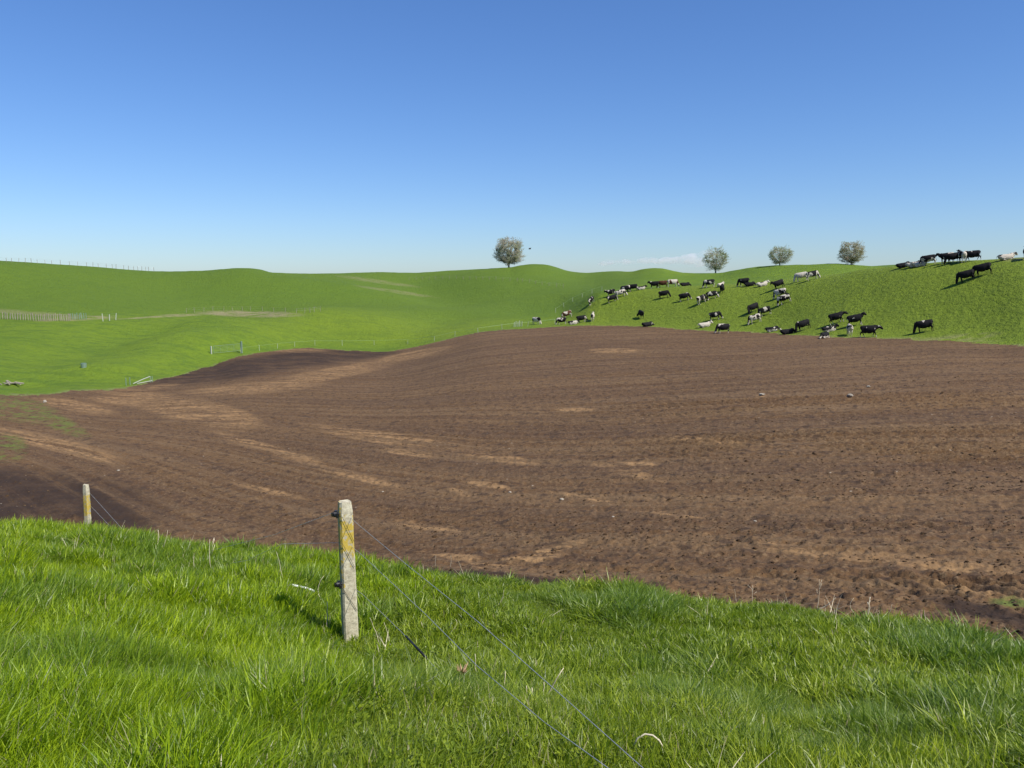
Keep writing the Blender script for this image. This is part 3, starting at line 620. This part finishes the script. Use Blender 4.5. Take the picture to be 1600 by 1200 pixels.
# white bent pipe left of the post and arched stem at the bottom right
def polyprop(name, pix, rad, m, lab, cat, lift=.05):
    P = []
    for x, y in pix:
        g = ground(x, y, 2.2); P.append(g + Vector((0, 0, lift)))
    o_ = P[0].copy(); return tag(MB().tube([p - o_ for p in P], rad, 8).build(name, m, None, True, o_), lab, cat)
g_ = ground(470, 922, 3); rp = math.hypot(g_.x, g_.y) - .42
A_ = px_point(449, 914, rp); pts = [px_point(x, y, rp) - A_ for x, y in ((448, 924), (449, 915), (456, 914), (470, 917), (482, 920), (491, 924))]
tag(MB().tube(pts, .013, 8).build('pipe', M_WHITEP, None, True, A_), 'short bent white pipe lying in the grass left of the concrete post', 'pipe')
g_ = ground(1010, 1165, 2.2); rp = math.hypot(g_.x, g_.y) - .22; A_ = px_point(988, 1168, rp)
pts = [px_point(x, y, rp) - A_ for x, y in ((988, 1170), (996, 1154), (1008, 1147), (1020, 1149), (1030, 1157), (1035, 1166))]
tag(MB().tube(pts, .0038, 8).build('arched_stem', M_DRY, None, True, A_), 'pale arched dry stem in the grass at the lower right of the wires', 'dry stem')
g_ = ground(722, 1080, 2.2); b = MB()
for k in range(16):
    a = k * 2.4; L = .035 + .012 * (k % 4); d_ = Vector((math.cos(a), math.sin(a), .25)); s_ = Vector((-math.sin(a), math.cos(a), 0)) * .009; d_.z = rng.uniform(.1, .9)
    b.add([Vector((0, 0, 0)), d_ * L * .5 + s_, d_ * L + Vector((0, 0, .02)), d_ * L * .5 - s_], [(0, 1, 2, 3)])
tag(b.build('dead_weed', M_DEADLEAF, None, False, g_ + Vector((0, 0, .13))), 'small brown withered weed low in the grass below the wires', 'weed')
# ------------------------------------------------------------------ cows
def loft(secs, n=14):
    """secs: (centre, ru, rv, dir) ellipses; closed"""
    V = []; Fc = []
    for (c, ru, rv, d) in secs:
        c = Vector(c); d = Vector(d).normalized(); y = Vector((0, 1, 0)); u = (y - d * y.dot(d)).normalized(); v = d.cross(u)
        for k in range(n):
            t = 2 * math.pi * k / n; V.append(tuple(c + u * ru * math.cos(t) + v * rv * math.sin(t)))
    m = len(secs)
    for i in range(m - 1):
        for k in range(n):
            a = i * n + k; b_ = i * n + (k + 1) % n; Fc.append((a, b_, b_ + n, a + n))
    Fc.append(tuple(range(n))[::-1]); Fc.append(tuple(range((m - 1) * n, m * n)))
    return V, Fc
def limb(pts, rads, sx=1.0, n=10):
    V = []; Fc = []; S = []
    P = [Vector(p) for p in pts]
    for i, p in enumerate(P):
        d = P[min(i + 1, len(P) - 1)] - P[max(i - 1, 0)]; S.append((p, rads[i] * sx, rads[i], d))
    return loft(S, n)
def cow_mesh(name, pose):
    mb = MB(); lie = pose.startswith('lie'); dz = -.62 if lie else 0
    # barrel, rump (x<0) to chest (x>0); withers 1.38 m
    S = [(-.86, 1.15, .08, .10), (-.82, 1.12, .20, .22), (-.70, 1.07, .275, .31), (-.46, 1.00, .31, .385), (-.12, .93, .375, .46), (.20, .92, .365, .455), (.46, .97, .31, .41), (.66, 1.03, .24, .33), (.78, 1.08, .16, .24)]
    mb.add(*loft([((x, 0, z + dz), ru * (1.15 if lie else 1), rv * (.88 if lie else 1), (1, 0, 0)) for x, z, ru, rv in S], 16))
    head = {'stand': ((.90, 1.26), (1.02, 1.40), (1.32, 1.06)), 'walk': ((.93, 1.14), (1.10, 1.20), (1.44, .88)), 'graze': ((.93, .80), (1.04, .52), (1.20, .08)),
            'graze2': ((.93, .82), (1.02, .54), (1.14, .10)), 'lie': ((.90, 1.20), (1.0, 1.36), (1.30, 1.04)), 'lie_down': ((.90, .98), (1.05, .93), (1.34, .68))}[pose]
    hy = .22 if pose == 'graze2' else 0
    (nx, nz), (px_, pz), (mx, mz) = head; nz += dz; pz += dz; mz += dz
    mb.add(*limb([(.58, 0, 1.12 + dz), (.80, 0, 1.14 + dz if pose[0] != 'g' else 1.05), (nx, hy * .4, nz), (px_, hy * .8, pz)], [.32, .27, .19, .155], .62))
    d = Vector((mx - px_, hy * .4, mz - pz)); p0 = Vector((px_, hy * .8, pz)); u = d.normalized()
    mb.add(*limb([p0 - u * .06, p0 + d * .05, p0 + d * .35, p0 + d * .65, p0 + d * .88, p0 + d * 1.0], [.10, .165, .16, .125, .115, .075], .85))
    upn = Vector((0, 1, 0)).cross(u) * -1; upn = upn if upn.z > 0 or pose[0] == 'g' else -upn
    for s in (-1, 1):
        e0 = p0 + Vector((0, s * .08, 0)) + u * .0; mb.add(*limb([e0, e0 + Vector((-.02, s * .10, .02)), e0 + Vector((-.03, s * .19, -.02)), e0 + Vector((-.02, s * .23, -.05))], [.03, .05, .05, .015], .7, 8))
    if not lie:
        sw = .16 if pose == 'walk' else .05
        for s, ph in ((-1, 1), (1, -1)):
            f = ph * sw
            mb.add(*limb([(.55, s * .15, .95), (.56, s * .17, .70), (.57 + f * .6, s * .16, .42), (.57 + f, s * .16, .22), (.58 + f, s * .16, .07), (.61 + f, s * .16, .0)], [.15, .095, .062, .042, .048, .058], .85))
            g = -ph * sw * 1.2
            mb.add(*limb([(-.66, s * .16, 1.0), (-.60 + g * .2, s * .18, .74), (-.76 + g * .6, s * .17, .48), (-.72 + g, s * .17, .24), (-.70 + g, s * .17, .08), (-.67 + g, s * .17, .0)], [.21, .145, .068, .045, .05, .058], .75))
        mb.add(*limb([(-.42, 0, .70), (-.45, 0, .56), (-.47, 0, .50)], [.17, .155, .09], .9))      # udder
        mb.add(*limb([(-.84, 0, 1.28), (-.92, 0, 1.18), (-.93, 0, .8), (-.92, 0, .55), (-.92, 0, .42)], [.04, .028, .022, .04, .02], 1, 7))
    else:
        for s in (-1, 1):
            mb.add(*limb([(.55, s * .2, .28), (.72, s * .24, .14), (.50, s * .26, .07), (.35, s * .25, .06)], [.13, .085, .055, .05], .9))
            mb.add(*limb([(-.55, s * .24, .32), (-.22, s * .38, .24), (-.45, s * .42, .10), (-.15, s * .46, .06)], [.2, .13, .07, .05], .8))
        mb.add(*limb([(-.92, 0, .62), (-1.0, .1, .40), (-.95, .25, .1), (-.8, .35, .05)], [.04, .028, .022, .03], 1, 7))
    me0 = mb.mesh(name, M_COW, True); o = bpy.data.objects.new('tmp', me0); COL.objects.link(o)
    bm = bmesh.new(); bm.from_mesh(me0); bmesh.ops.recalc_face_normals(bm, faces=bm.faces); bm.to_mesh(me0); bm.free()
    md = o.modifiers.new('r', 'REMESH'); md.mode = 'VOXEL'; md.voxel_size = .034; md.use_smooth_shade = True
    sm = o.modifiers.new('s', 'SMOOTH'); sm.factor = .5; sm.iterations = 2
    dg = bpy.context.evaluated_depsgraph_get(); me = bpy.data.meshes.new_from_object(o.evaluated_get(dg)); me.name = name
    bpy.data.objects.remove(o); bpy.data.meshes.remove(me0)
    if not me.materials: me.materials.append(M_COW)
    return me
POSES = {p: cow_mesh('cow', p) for p in ('stand', 'walk', 'graze', 'graze2', 'lie', 'lie_down')}
G = 'dairy cows grazing and resting on the green hillside'
# (pixel x of body centre, pixel y of feet, heading: 0 right, 90 away, 180 left, 270 towards; pose, whiteness, label)
COWS = [
 (1309, 505, 5, 'walk', .25, 'black cow with pale hind legs behind the big patched cow, lower right herd'),
 (1338, 509, 10, 'stand', .22, 'large black cow with white shoulder spot, head raised right, lower right herd'),
 (1296, 518, 15, 'lie', .25, 'black cow lying with white belly and raised head, lower right herd'),
 (1288, 528, 250, 'lie_down', .22, 'black cow lying curled at the field edge, lowest of the lower right herd'),
 (1327, 524, 100, 'graze', .72, 'black and white pied cow seen from behind in the lower right herd'),
 (1358, 527, 0, 'walk', .20, 'black cow with white belly patch and head held out to the right'),
 (1446, 519, 190, 'graze', .02, 'lone black cow grazing downhill to the left, near the right field edge'),
 (1257, 516, 200, 'graze', .12, 'black cow grazing beside the long black lying cow'),
 (1230, 522, 12, 'lie_down', .0, 'long all black cow lying flat near the field edge'),
 (1206, 518, 8, 'lie_down', .28, 'black cow with white leg lying with head down, left of the all black lying one'),
 (1181, 505, 195, 'graze', .45, 'pied cow grazing left, lowest of the three cows in the middle of the hill'),
 (1197, 493, 185, 'graze', .30, 'black cow with white hind legs, right one of the three mid hill'),
 (1179, 488, 215, 'graze2', .05, 'black cow turned half away, top left of the three in the middle of the hill'),
 (1228, 474, 190, 'graze', .36, 'black cow with white hindquarters in front of another cow below the right middle tree'),
 (1221, 465, 170, 'graze', .35, 'pied cow half hidden behind another below the right middle tree'),
 (1218, 451, 205, 'stand', .0, 'all black cow standing with head up to the left below the right middle tree'),
 (1191, 447, 20, 'lie', .60, 'small pied cow lying far up the hill, between two black ones'),
 (1163, 447, 185, 'graze', .18, 'black cow with white hind leg grazing left, upper middle of the hill'),
 (1171, 447, 0, 'lie_down', .0, 'black cow lying behind the hind legs of a grazing one, upper middle'),
 (1253, 439, 182, 'graze', .95, 'white cow with black head and belly grazing high on the hill'),
 (1270, 437, 20, 'graze', .50, 'pied cow right behind the white one high on the hill'),
 (1130, 521, 192, 'graze', .34, 'black cow with white shoulder band grazing by the field edge'),
 (1101, 511, 15, 'lie', .75, 'mostly white cow with black head lying near the field edge'),
 (1118, 500, 355, 'graze', .30, 'black cow with pale legs grazing right, above the white lying cow'),
 (1098, 474, 30, 'graze', .40, 'black cow with white patches, lowest in the diagonal row under the left hill tree'),
 (1113, 467, 8, 'graze', .30, 'black cow with white rump spot, middle of the diagonal row under the left hill tree'),
 (1128, 457, 80, 'graze2', .05, 'black cow seen from behind, top of the diagonal row under the left hill tree'),
 (1109, 449, 185, 'graze', .38, 'long black and white cow grazing left just below the left hill tree'),
 (1126, 448, 60, 'lie', .95, 'cream cow behind the pied one just below the left hill tree'),
 (1070, 470, 355, 'graze', .28, 'black cow with white underside grazing right, alone left of the diagonal row'),
 (1070, 437, 10, 'lie_down', .0, 'small black cow lying alone near the hill top left of the left hill tree'),
 (1038, 466, 350, 'graze', .08, 'black cow grazing right, alone in the left middle of the herd'),
 (1001, 497, 110, 'graze2', .10, 'black cow seen from behind, alone above the small lying one'),
 (1011, 510, 20, 'lie_down', .10, 'small black cow lying at the field edge under the one seen from behind'),
 (957, 472, 15, 'graze', .18, 'black cow, lower one of the pair on the left slope'),
 (971, 464, 10, 'graze', .50, 'black cow with white neck band, upper one of the pair on the left slope'),
 (956, 443, 175, 'stand', .32, 'black cow with white front leg, leftmost of the top left row'),
 (967, 437, 10, 'lie_down', .95, 'cream cow lying between the first two cows of the top left row'),
 (979, 440, 180, 'graze', .35, 'pied cow, second standing from the left in the top left row'),
 (990, 434, 170, 'graze', .05, 'black cow behind the second one in the top left row'),
 (1002, 438, 10, 'lie', .45, 'pied cow lying in the gap of the top left row'),
 (1023, 438, 180, 'stand', .22, 'black cow, left of the three at the right end of the top left row'),
 (1036, 436, 175, 'graze', .10, 'dark brown cow, middle of the three at the right end of the top left row'),
 (1051, 437, 5, 'graze', .62, 'brown and white cow, rightmost of the top left row'),
 (925, 459, 240, 'graze2', .40, 'small black and white cow facing forward by the tape fence'),
 (888, 487, 185, 'graze', .5, 'brown and white cow grazing beside the lower end of the tape fence'),
 (926, 501, 80, 'stand', .8, 'white cow seen from behind near the left part of the field edge'),
 (878, 507, 185, 'graze', .32, 'black cow with white legs, second from the left along the field edge'),
 (895, 507, 5, 'lie', .35, 'pied cow lying third from the left along the field edge'),
 (909, 504, 10, 'graze', .20, 'black cow right behind the pied lying one along the field edge'),
 (838, 507, 320, 'graze', .50, 'pied cow, farthest left of the whole herd at the field edge'),
 (1512, 440, 184, 'graze', .0, 'black cow grazing left, lower of the two on the upper right slope'),
 (1538, 430, 184, 'graze', .0, 'black cow grazing left, higher of the two on the upper right slope'),
 (1480, 411, 180, 'stand', .42, 'black cow with white shoulder band, left end of the group on the right crest'),
 (1491, 411, 200, 'graze', .05, 'black cow with lowered head in the group on the right crest'),
 (1499, 409, 100, 'stand', .15, 'dark cow seen from behind in the group on the right crest'),
 (1507, 409, 80, 'walk', .95, 'cream white cow in the group on the right crest'),
 (1520, 408, 182, 'walk', .16, 'tall black cow, right end of the group on the right crest'),
 (1452, 414, 185, 'graze', .36, 'black and white cow grazing left of the group on the right crest'),
 (1439, 416, 180, 'lie', .70, 'white and black cow half sunk behind the right crest'),
 (1428, 417, 0, 'lie', .45, 'pied cow half sunk behind the right crest, further left'),
 (1411, 418, 10, 'lie_down', .0, 'black cow lying on the right crest, leftmost there'),
 (1572, 406, 20, 'lie', .55, 'black and white cow showing only its head over the far right crest'),
 (1603, 405, 90, 'stand', .0, 'black cow cut by the right edge of the picture on the crest')]
for n, (x, y, hd, pose, wh, lab) in enumerate(COWS):
    p = ground(x, y, 60, 150); az = math.atan2(p.x, p.y)
    yaw = R(hd) - az + rng.normal(0, .06)
    o = link('cow', POSES[pose]); s = rng.uniform(.90, 1.0); o.scale = (s, s * rng.choice([-1, 1]), s)
    hx_, hy_ = math.cos(yaw), math.sin(yaw); e = .8
    zf, zb = float(ter(p.x + hx_ * e, p.y + hy_ * e, Z0)), float(ter(p.x - hx_ * e, p.y - hy_ * e, Z0))
    sl_ = math.atan2(zf - zb, 2 * e)
    o.location = (p.x, p.y, p.z - .03); o.rotation_euler = (0, -sl_ * .75, yaw)
    o.color = (wh, rng.uniform(), rng.uniform(), 1); o['brown'] = 1.0 if 'brown' in lab else 0.0
    tag(o, lab, 'cow', G)

# ------------------------------------------------------------------ trees
def mat_leaf(name, a, b):
    t = NT(name); ow = t.attr('own').outputs['Fac']; c = t.mix(ow, a, b); t.set(c, .6, None, .3)
    tl = t.add('BsdfTranslucent'); t.put(tl.inputs[0], c); mx = t.add('MixShader'); mx.inputs[0].default_value = .5
    t.l.new(t.b.outputs[0], mx.inputs[1]); t.l.new(tl.outputs[0], mx.inputs[2]); t.l.new(mx.outputs[0], t.out.inputs[0]); return t.m
def tree(px, py, r, top_y, w_px, seed, lab, leafm, dens=1.0, stem=.13, base_low=.12):
    rg = np.random.default_rng(seed); B = ground(px, py, 165, 300) if r is None else px_point(px, py, r)
    B.z = float(ter(B.x, B.y)) - .1
    rr = math.hypot(B.x, B.y); H = px_point(px, top_y, rr).z - B.z; Wd = w_px / F * rr / 2 / math.cos(math.atan2(B.x, B.y))
    root = empty('tree', B); tag(root, lab, 'tree', 'budding paddock trees along the skyline')
    tk = MB(); tw = MB(); limbs = []
    zc = H * (base_low + 1) / 2; hz_ = H * (1 - base_low) / 2
    lob = [rg.uniform(0, 6.28) for _ in range(4)]
    def crown_r(a, e): return 1 + .10 * math.sin(3 * a + lob[0]) + .09 * math.sin(2 * a + 4 * e + lob[1]) + .08 * math.sin(5 * e + lob[2]) + .07 * math.sin(5 * a + lob[3] + 3 * e)
    def crown_pt(u):
        a = rg.uniform(0, 6.283); se = rg.uniform(-1, 1); e = math.asin(se); q = u * crown_r(a, e); ce = math.cos(e) ** .8
        return Vector((math.cos(a) * ce * Wd * q, math.sin(a) * ce * Wd * q, max(zc + se * hz_ * q, H * base_low * .8)))
    fork = H * stem; tk.tube([(0, 0, -.2), (0, 0, fork * .5), (0, 0, fork)], [H * .036, H * .030, H * .027], 8)
    for q in range(11):
        a = q * 2.4 + rg.normal(0, .2); out = (.12, .75, .5, .85, .35, .7, .9, .25, .6, .8, .45)[q]
        e = Vector((math.cos(a) * Wd * out, math.sin(a) * Wd * out, H * (1 - .55 * out * out) * rg.uniform(.84, .97))); st = Vector((0, 0, fork * rg.uniform(.8, 1.15))); pts = []
        for k in range(8):
            t = k / 7; p = st.lerp(e, t); p.x *= (.75 + .25 * t); p.y *= (.75 + .25 * t); p += Vector(rg.normal(0, H * .010, 3)) * (k > 0); pts.append(p)
        rads = [H * .016 * (1 - .82 * k / 7) for k in range(8)]; tk.tube(pts, rads, 6); limbs += pts[1:]
    LP = np.array([tuple(p) for p in limbs]); T = []
    for q in range(int(520 * dens)):
        e = crown_pt(rg.uniform(.35, 1) ** .5); d_ = LP - np.array(e); cost = np.linalg.norm(d_, axis=1) + np.maximum(d_[:, 2], 0) * 2; j = int(np.argmin(cost + rg.uniform(0, H * .05, len(cost)))); st = limbs[j]
        m_ = st.lerp(e, .5) + Vector((0, 0, -.03 * H)) + Vector(rg.normal(0, H * .012, 3)); pts = [st, m_, e]; tw.tube(pts, [H * .0042, H * .003, H * .0012], 3)
        for k in range(7): t = rg.uniform(.3, 1.04); T.append(tuple(m_.lerp(e, t * 2 - 1) if t > .5 else st.lerp(m_, t * 2)))
        for k in range(2):
            p = m_.lerp(e, rg.uniform(.2, .9)); e2 = p + Vector((rg.normal(0, 1), rg.normal(0, 1), rg.uniform(.2, 1.3))).normalized() * H * rg.uniform(.04, .10); tw.tube([p, e2], [H * .0022, H * .0008], 3)
            for q2 in range(3): T.append(tuple(p.lerp(e2, rg.uniform(.3, 1))))
    trunk = tk.build('trunk', M_BARK, root, True)
    tw.build('branches', M_BARK, trunk, True)
    T = np.array(T); n = int(14000 * dens); idx_ = rg.integers(0, len(T), n); C = T[idx_] + rg.normal(0, H * .014, (n, 3))
    s = H * rg.uniform(.006, .013, n); A1 = rg.normal(size=(n, 3)); A1 /= np.linalg.norm(A1, axis=1)[:, None]; A2 = np.cross(A1, rg.normal(size=(n, 3))); A2 /= np.linalg.norm(A2, axis=1)[:, None]
    V = np.stack([C - A1 * s[:, None], C - A2 * s[:, None] * .6, C + A1 * s[:, None], C + A2 * s[:, None] * .6], 1).reshape(-1, 3)
    me = mesh_np('crown', V, np.arange(4 * n).reshape(n, 4)); own = np.repeat(np.clip(.5 + 1.2 * fbm(C[:, 0] * .8, C[:, 2] * .8, seed, 2) + rg.normal(0, .25, n), 0, 1), 4)
    at = me.attributes.new('own', 'FLOAT', 'POINT'); at.data.foreach_set('value', own.astype(np.float32)); link('crown', me, leafm, root)
    return root
L_PINK = mat_leaf('pinkish_bud_foliage', (.38, .44, .24), (.58, .53, .41)); L_GRN = mat_leaf('fresh_grey_green_foliage', (.26, .36, .15), (.50, .50, .30)); L_OL = mat_leaf('olive_bud_foliage', (.30, .33, .14), (.46, .40, .22))
tree(795, 420, 249, 370, 48, 11, 'largest tree, pinkish grey and dense, alone on the left skyline hill', L_PINK, 1.8, base_low=.06)
tree(1118, 428, 229, 386, 39, 23, 'sparse round tree with visible forked stems beside the small cloud', L_GRN, .9)
tree(1218, 420, 200, 383, 35, 35, 'round green tree with dark shadow on the hill, second from the right', L_GRN, 1.3, base_low=.06)
tree(1330, 418, 196, 377, 36, 47, 'upright narrow olive tree at the right, half behind the near crest', L_OL, 1.5, base_low=.04)

# ------------------------------------------------------------------ distant fences, gate, tape
def post_line(name, pix, n, hgt, wd, lab, cat, m, rmin, rmax, wires=2, jitter=.3, wm=None):
    root_p = ground(pix[0][0], pix[0][1], rmin, rmax); root = empty(name, root_p); tag(root, lab, cat)
    xs = np.linspace(0, len(pix) - 1, n); sh = None; P = []
    bx = MB(); bx.box((-wd / 2, -wd / 2, -.2), (wd / 2, wd / 2, hgt)); sh = bx.mesh('post', m)
    for k, t in enumerate(xs):
        i = min(int(t), len(pix) - 2); f = t - i; x = pix[i][0] * (1 - f) + pix[i + 1][0] * f + rng.normal(0, jitter); y = pix[i][1] * (1 - f) + pix[i + 1][1] * f
        g = ground(x, y, rmin, rmax); o = link('post', sh, None, root, g - root_p, (rng.normal(0, .05), rng.normal(0, .05), rng.uniform(0, 1))); o.scale = (1, 1, rng.uniform(.85, 1.12)); P.append(g - root_p)
    for w in range(wires):
        z = hgt * (.92 - .32 * w); MB().tube([p + Vector((0, 0, z)) for p in P], .012 if wm else .006, 3).build('wire', wm or M_WIRE, root)
    return root
post_line('post_and_wire_fence', [(-60, 497), (0, 498), (60, 501), (110, 501)], 46, 1.15, .13, 'close set post fence below the clay bank at the far left', 'fence', M_WOOD, 100, 170, 3)
post_line('yard_rail_fence', [(110, 499), (135, 499)], 8, 1.1, .1, 'small railed yard at the right end of the far left fence', 'fence', M_GALV, 100, 175, 3, .05)
post_line('white_post_fence', [(161, 502), (181, 500)], 3, 1.25, .13, 'two pale posts with rails beside the clay track, left', 'fence', M_PALE, 100, 175, 2, .05)
post_line('skyline_fence', [(0, 409), (60, 411.5), (140, 416.5), (200, 421), (240, 424)], 26, 1.05, .07, 'thin post fence along the left skyline', 'fence', M_WOOD, 190, 236, 2, 1.2)
post_line('hillside_fence', [(640, 438), (700, 436), (760, 437), (820, 441), (880, 450)], 24, 1.0, .06, 'faint batten fence crossing the hill below the large tree', 'fence', M_WOOD, 190, 262, 2, .8)
post_line('track_fence', [(290, 489), (345, 486), (400, 486), (470, 490), (500, 487)], 16, 1.0, .06, 'sparse post fence above the pale clay cutting', 'fence', M_WOOD, 140, 200, 2, .8)
post_line('tape_fence', [(376, 552), (430, 545), (480, 540), (560, 540), (660, 537), (720, 524), (790, 514), (866, 506)], 14, .9, .045, 'white electric tape fence running along the left edge of the field', 'fence', M_PALE, 90, 175, 1, .5, M_TAPE)
post_line('hill_tape_fence', [(868, 489), (890, 474), (915, 459), (940, 444)], 6, .95, .05, 'white tape fence running up the hill left of the cows', 'fence', M_PALE, 100, 175, 1, .3, M_TAPE)
post_line('corner_fence', [(803, 511), (815, 510)], 5, 1.0, .09, 'short pale rail fence at the field edge left of the herd', 'fence', M_PALE, 90, 175, 2, .1)
gp = ground(334, 553, 90, 170); gp2 = ground(376, 552, 90, 170); dv = gp2 - gp; gate = empty('farm_gate', gp, math.atan2(dv.y, dv.x)); gl = Vector((dv.x, dv.y)).length
tag(gate, 'pale green metal farm gate standing beside the dark end of the field', 'gate')
bx = MB()
for a_, b_ in (((0, 0, .1), (0, 0, 1.12)), ((gl, 0, .1), (gl, 0, 1.12)), ((0, 0, 1.12), (gl, 0, 1.12)), ((0, 0, .12), (gl, 0, .12))): bx.tube([a_, b_], .024, 6)
bx.build('gate_frame', M_GALV, gate)
for k in range(4): MB().tube([(0, 0, .32 + .2 * k), (gl, 0, .32 + .2 * k)], .010, 5).build('rail', M_GALV, gate)
for k in range(3): MB().tube([(gl * (k + 1) / 4, 0, .12), (gl * (k + 1) / 4, 0, 1.12)], .010, 5).build('upright', M_GALV, gate)
MB().box((-.5, -.08, -.3), (-.34, .08, 1.15)).build('gate_post', M_PALE, gate); MB().box((gl + .1, -.1, -.3), (gl + .3, .1, 1.45)).build('gate_post', M_GALV, gate)
gp = ground(208, 601, 60, 130); gp2 = ground(238, 597, 60, 130); dv = gp2 - gp; rail = empty('old_gate', gp, math.atan2(dv.y, dv.x)); gl = Vector((dv.x, dv.y)).length
tag(rail, 'white gate leaning low on the grass at the left corner of the field', 'gate')
MB().tube([(0, 0, .1), (gl * .55, 0, .45), (gl * .9, 0, .62)], .05, 6).build('top_rail', M_PALE, rail); MB().tube([(gl * .2, 0, .05), (gl, 0, .12)], .05, 6).build('bottom_rail', M_PALE, rail)
for t in (.9, 1.0): MB().tube([(gl * t, 0, -.1), (gl * t, 0, .62)], .05, 6).build('gate_post', M_GALV, rail)
for t in (-.35, -.15): MB().tube([(gl * t, 0, -.1), (gl * t, 0, .85)], .05, 6).build('gate_post', M_GALV, rail)

# ------------------------------------------------------------------ stones and litter on the soil
STN = [(878, 781, .22, 'pale stone alone in the middle of the lower ploughed field'), (1328, 620, .55, 'flat pale stone on the upper right of the ploughed field'), (1190, 618, .5, 'low tan stone left of the flat pale one on the upper field'),
       (797, 770, .18, 'tan stone up and left of the lower middle stone'), (1357, 605, .35, 'tan stone up and right of the flat pale one'), (70, 629, .5, 'small white upright stone at the left end of the field'),
       (185, 736, .22, 'tiny bright stone on the dark soil above the far post'), (598, 769, .13, 'tiny pale stone above and right of the concrete post'), (1180, 815, .12, 'small white stone right of the middle of the field'), (958, 808, .12, 'tiny white stone below the middle stone')]
for k, (x, y, s, lab) in enumerate(STN):
    g = ground(x, y, 10, 150); o = link('stone', clod_mesh('stone', 700 + k, M_STONE), None, None, g + Vector((0, 0, s * .12)), (0, 0, k)); s *= .65; o.scale = (s, s, s * (.7 if 'upright' not in lab else 1.6)); tag(o, lab, 'stone', 'stones lying on the ploughed field')
g = ground(18, 602, 60, 130); b = MB()
for k in range(9): b.tube([(rng.uniform(-1, 1), rng.uniform(-1, 1), .1 + .1 * rng.uniform()), (rng.uniform(-1.6, 1.6), rng.uniform(-1.2, 1.2), .1 + .3 * rng.uniform())], .08, 5)
tag(b.build('brush_pile', M_WOOD, None, False, g), 'pale heap of sticks on the grass at the far left', 'brush pile')
g = ground(131, 574, 60, 150); tag(link('trough', MB().tube([(0, 0, -.1), (0, 0, .45), (0, 0, .5), (0, 0, .42)], [.3, .33, .3, .25], 14).mesh('trough', M_GALV), None, None, g), 'low grey water trough on the valley grass at the left', 'trough')

# bird
bp = px_point(828, 389, 120); b = MB(); b.tube([(-.22, 0, 0), (-.12, 0, .0), (0, 0, 0), (.12, 0, .02), (.2, 0, .02)], [.02, .05, .07, .045, .01], 8); body = b
bird = empty('bird', bp, R(20)); tag(bird, 'tiny dark bird flying in the blue sky right of the largest tree', 'bird')
b.build('body', M_BIRD, bird, True)
for s in (-1, 1):
    MB().add([(.08, s * .03, .02), (.10, s * .3, .16), (.0, s * .62, .12), (-.1, s * .3, .13), (-.09, s * .03, .0), (.0, s * .3, .175)], [(0, 1, 5, 4), (1, 2, 5), (5, 2, 3), (4, 5, 3)]).build('wing', M_BIRD, bird)

# ------------------------------------------------------------------ cloud
bm = bmesh.new(); rg = np.random.default_rng(5); D = 7000; c0 = px_point(1030, 408, D); k = D / F
for i in range(46):
    t = rg.uniform(0, 1); x = (-85 + 160 * t); hgt = 3 + 12 * max(0, (t - .72) / .28) + 3 * t
    y = rg.uniform(-.5, 1) * hgt + (t * 5 - 4); s = (rg.uniform(3.5, 7) + 3 * t)
    bmesh.ops.create_icosphere(bm, subdivisions=2, radius=1, matrix=Matrix.Translation((x * k, rg.uniform(-100, 100), y * k)) @ Matrix.Diagonal((s * k * 1.8, s * k, s * k * .55, 1)))
me = bpy.data.meshes.new('cloud'); bm.to_mesh(me); bm.free(); cl = link('cloud', me)
md = cl.modifiers.new('r', 'REMESH'); md.mode = 'VOXEL'; md.voxel_size = 9
dg = bpy.context.evaluated_depsgraph_get(); m2 = bpy.data.meshes.new_from_object(cl.evaluated_get(dg)); bpy.data.objects.remove(cl)
t = NT('cloud_vapour'); t.n.remove(t.b); v = t.add('VolumePrincipled'); v.inputs['Color'].default_value = (1, .98, .99, 1)
nz = t.ramp(t.noise(t.pos(), .012, 4, .6), .38, .62, .001, .013); t.put(v.inputs['Density'], nz); v.inputs['Anisotropy'].default_value = .2; t.l.new(v.outputs[0], t.out.inputs['Volume'])
m2.materials.clear(); cl = link('cloud', m2, t.m, None, c0, (0, 0, -math.atan2(c0.x, c0.y))); tag(cl, 'small pale pinkish cloud low over the hill beside the second tree', 'cloud')
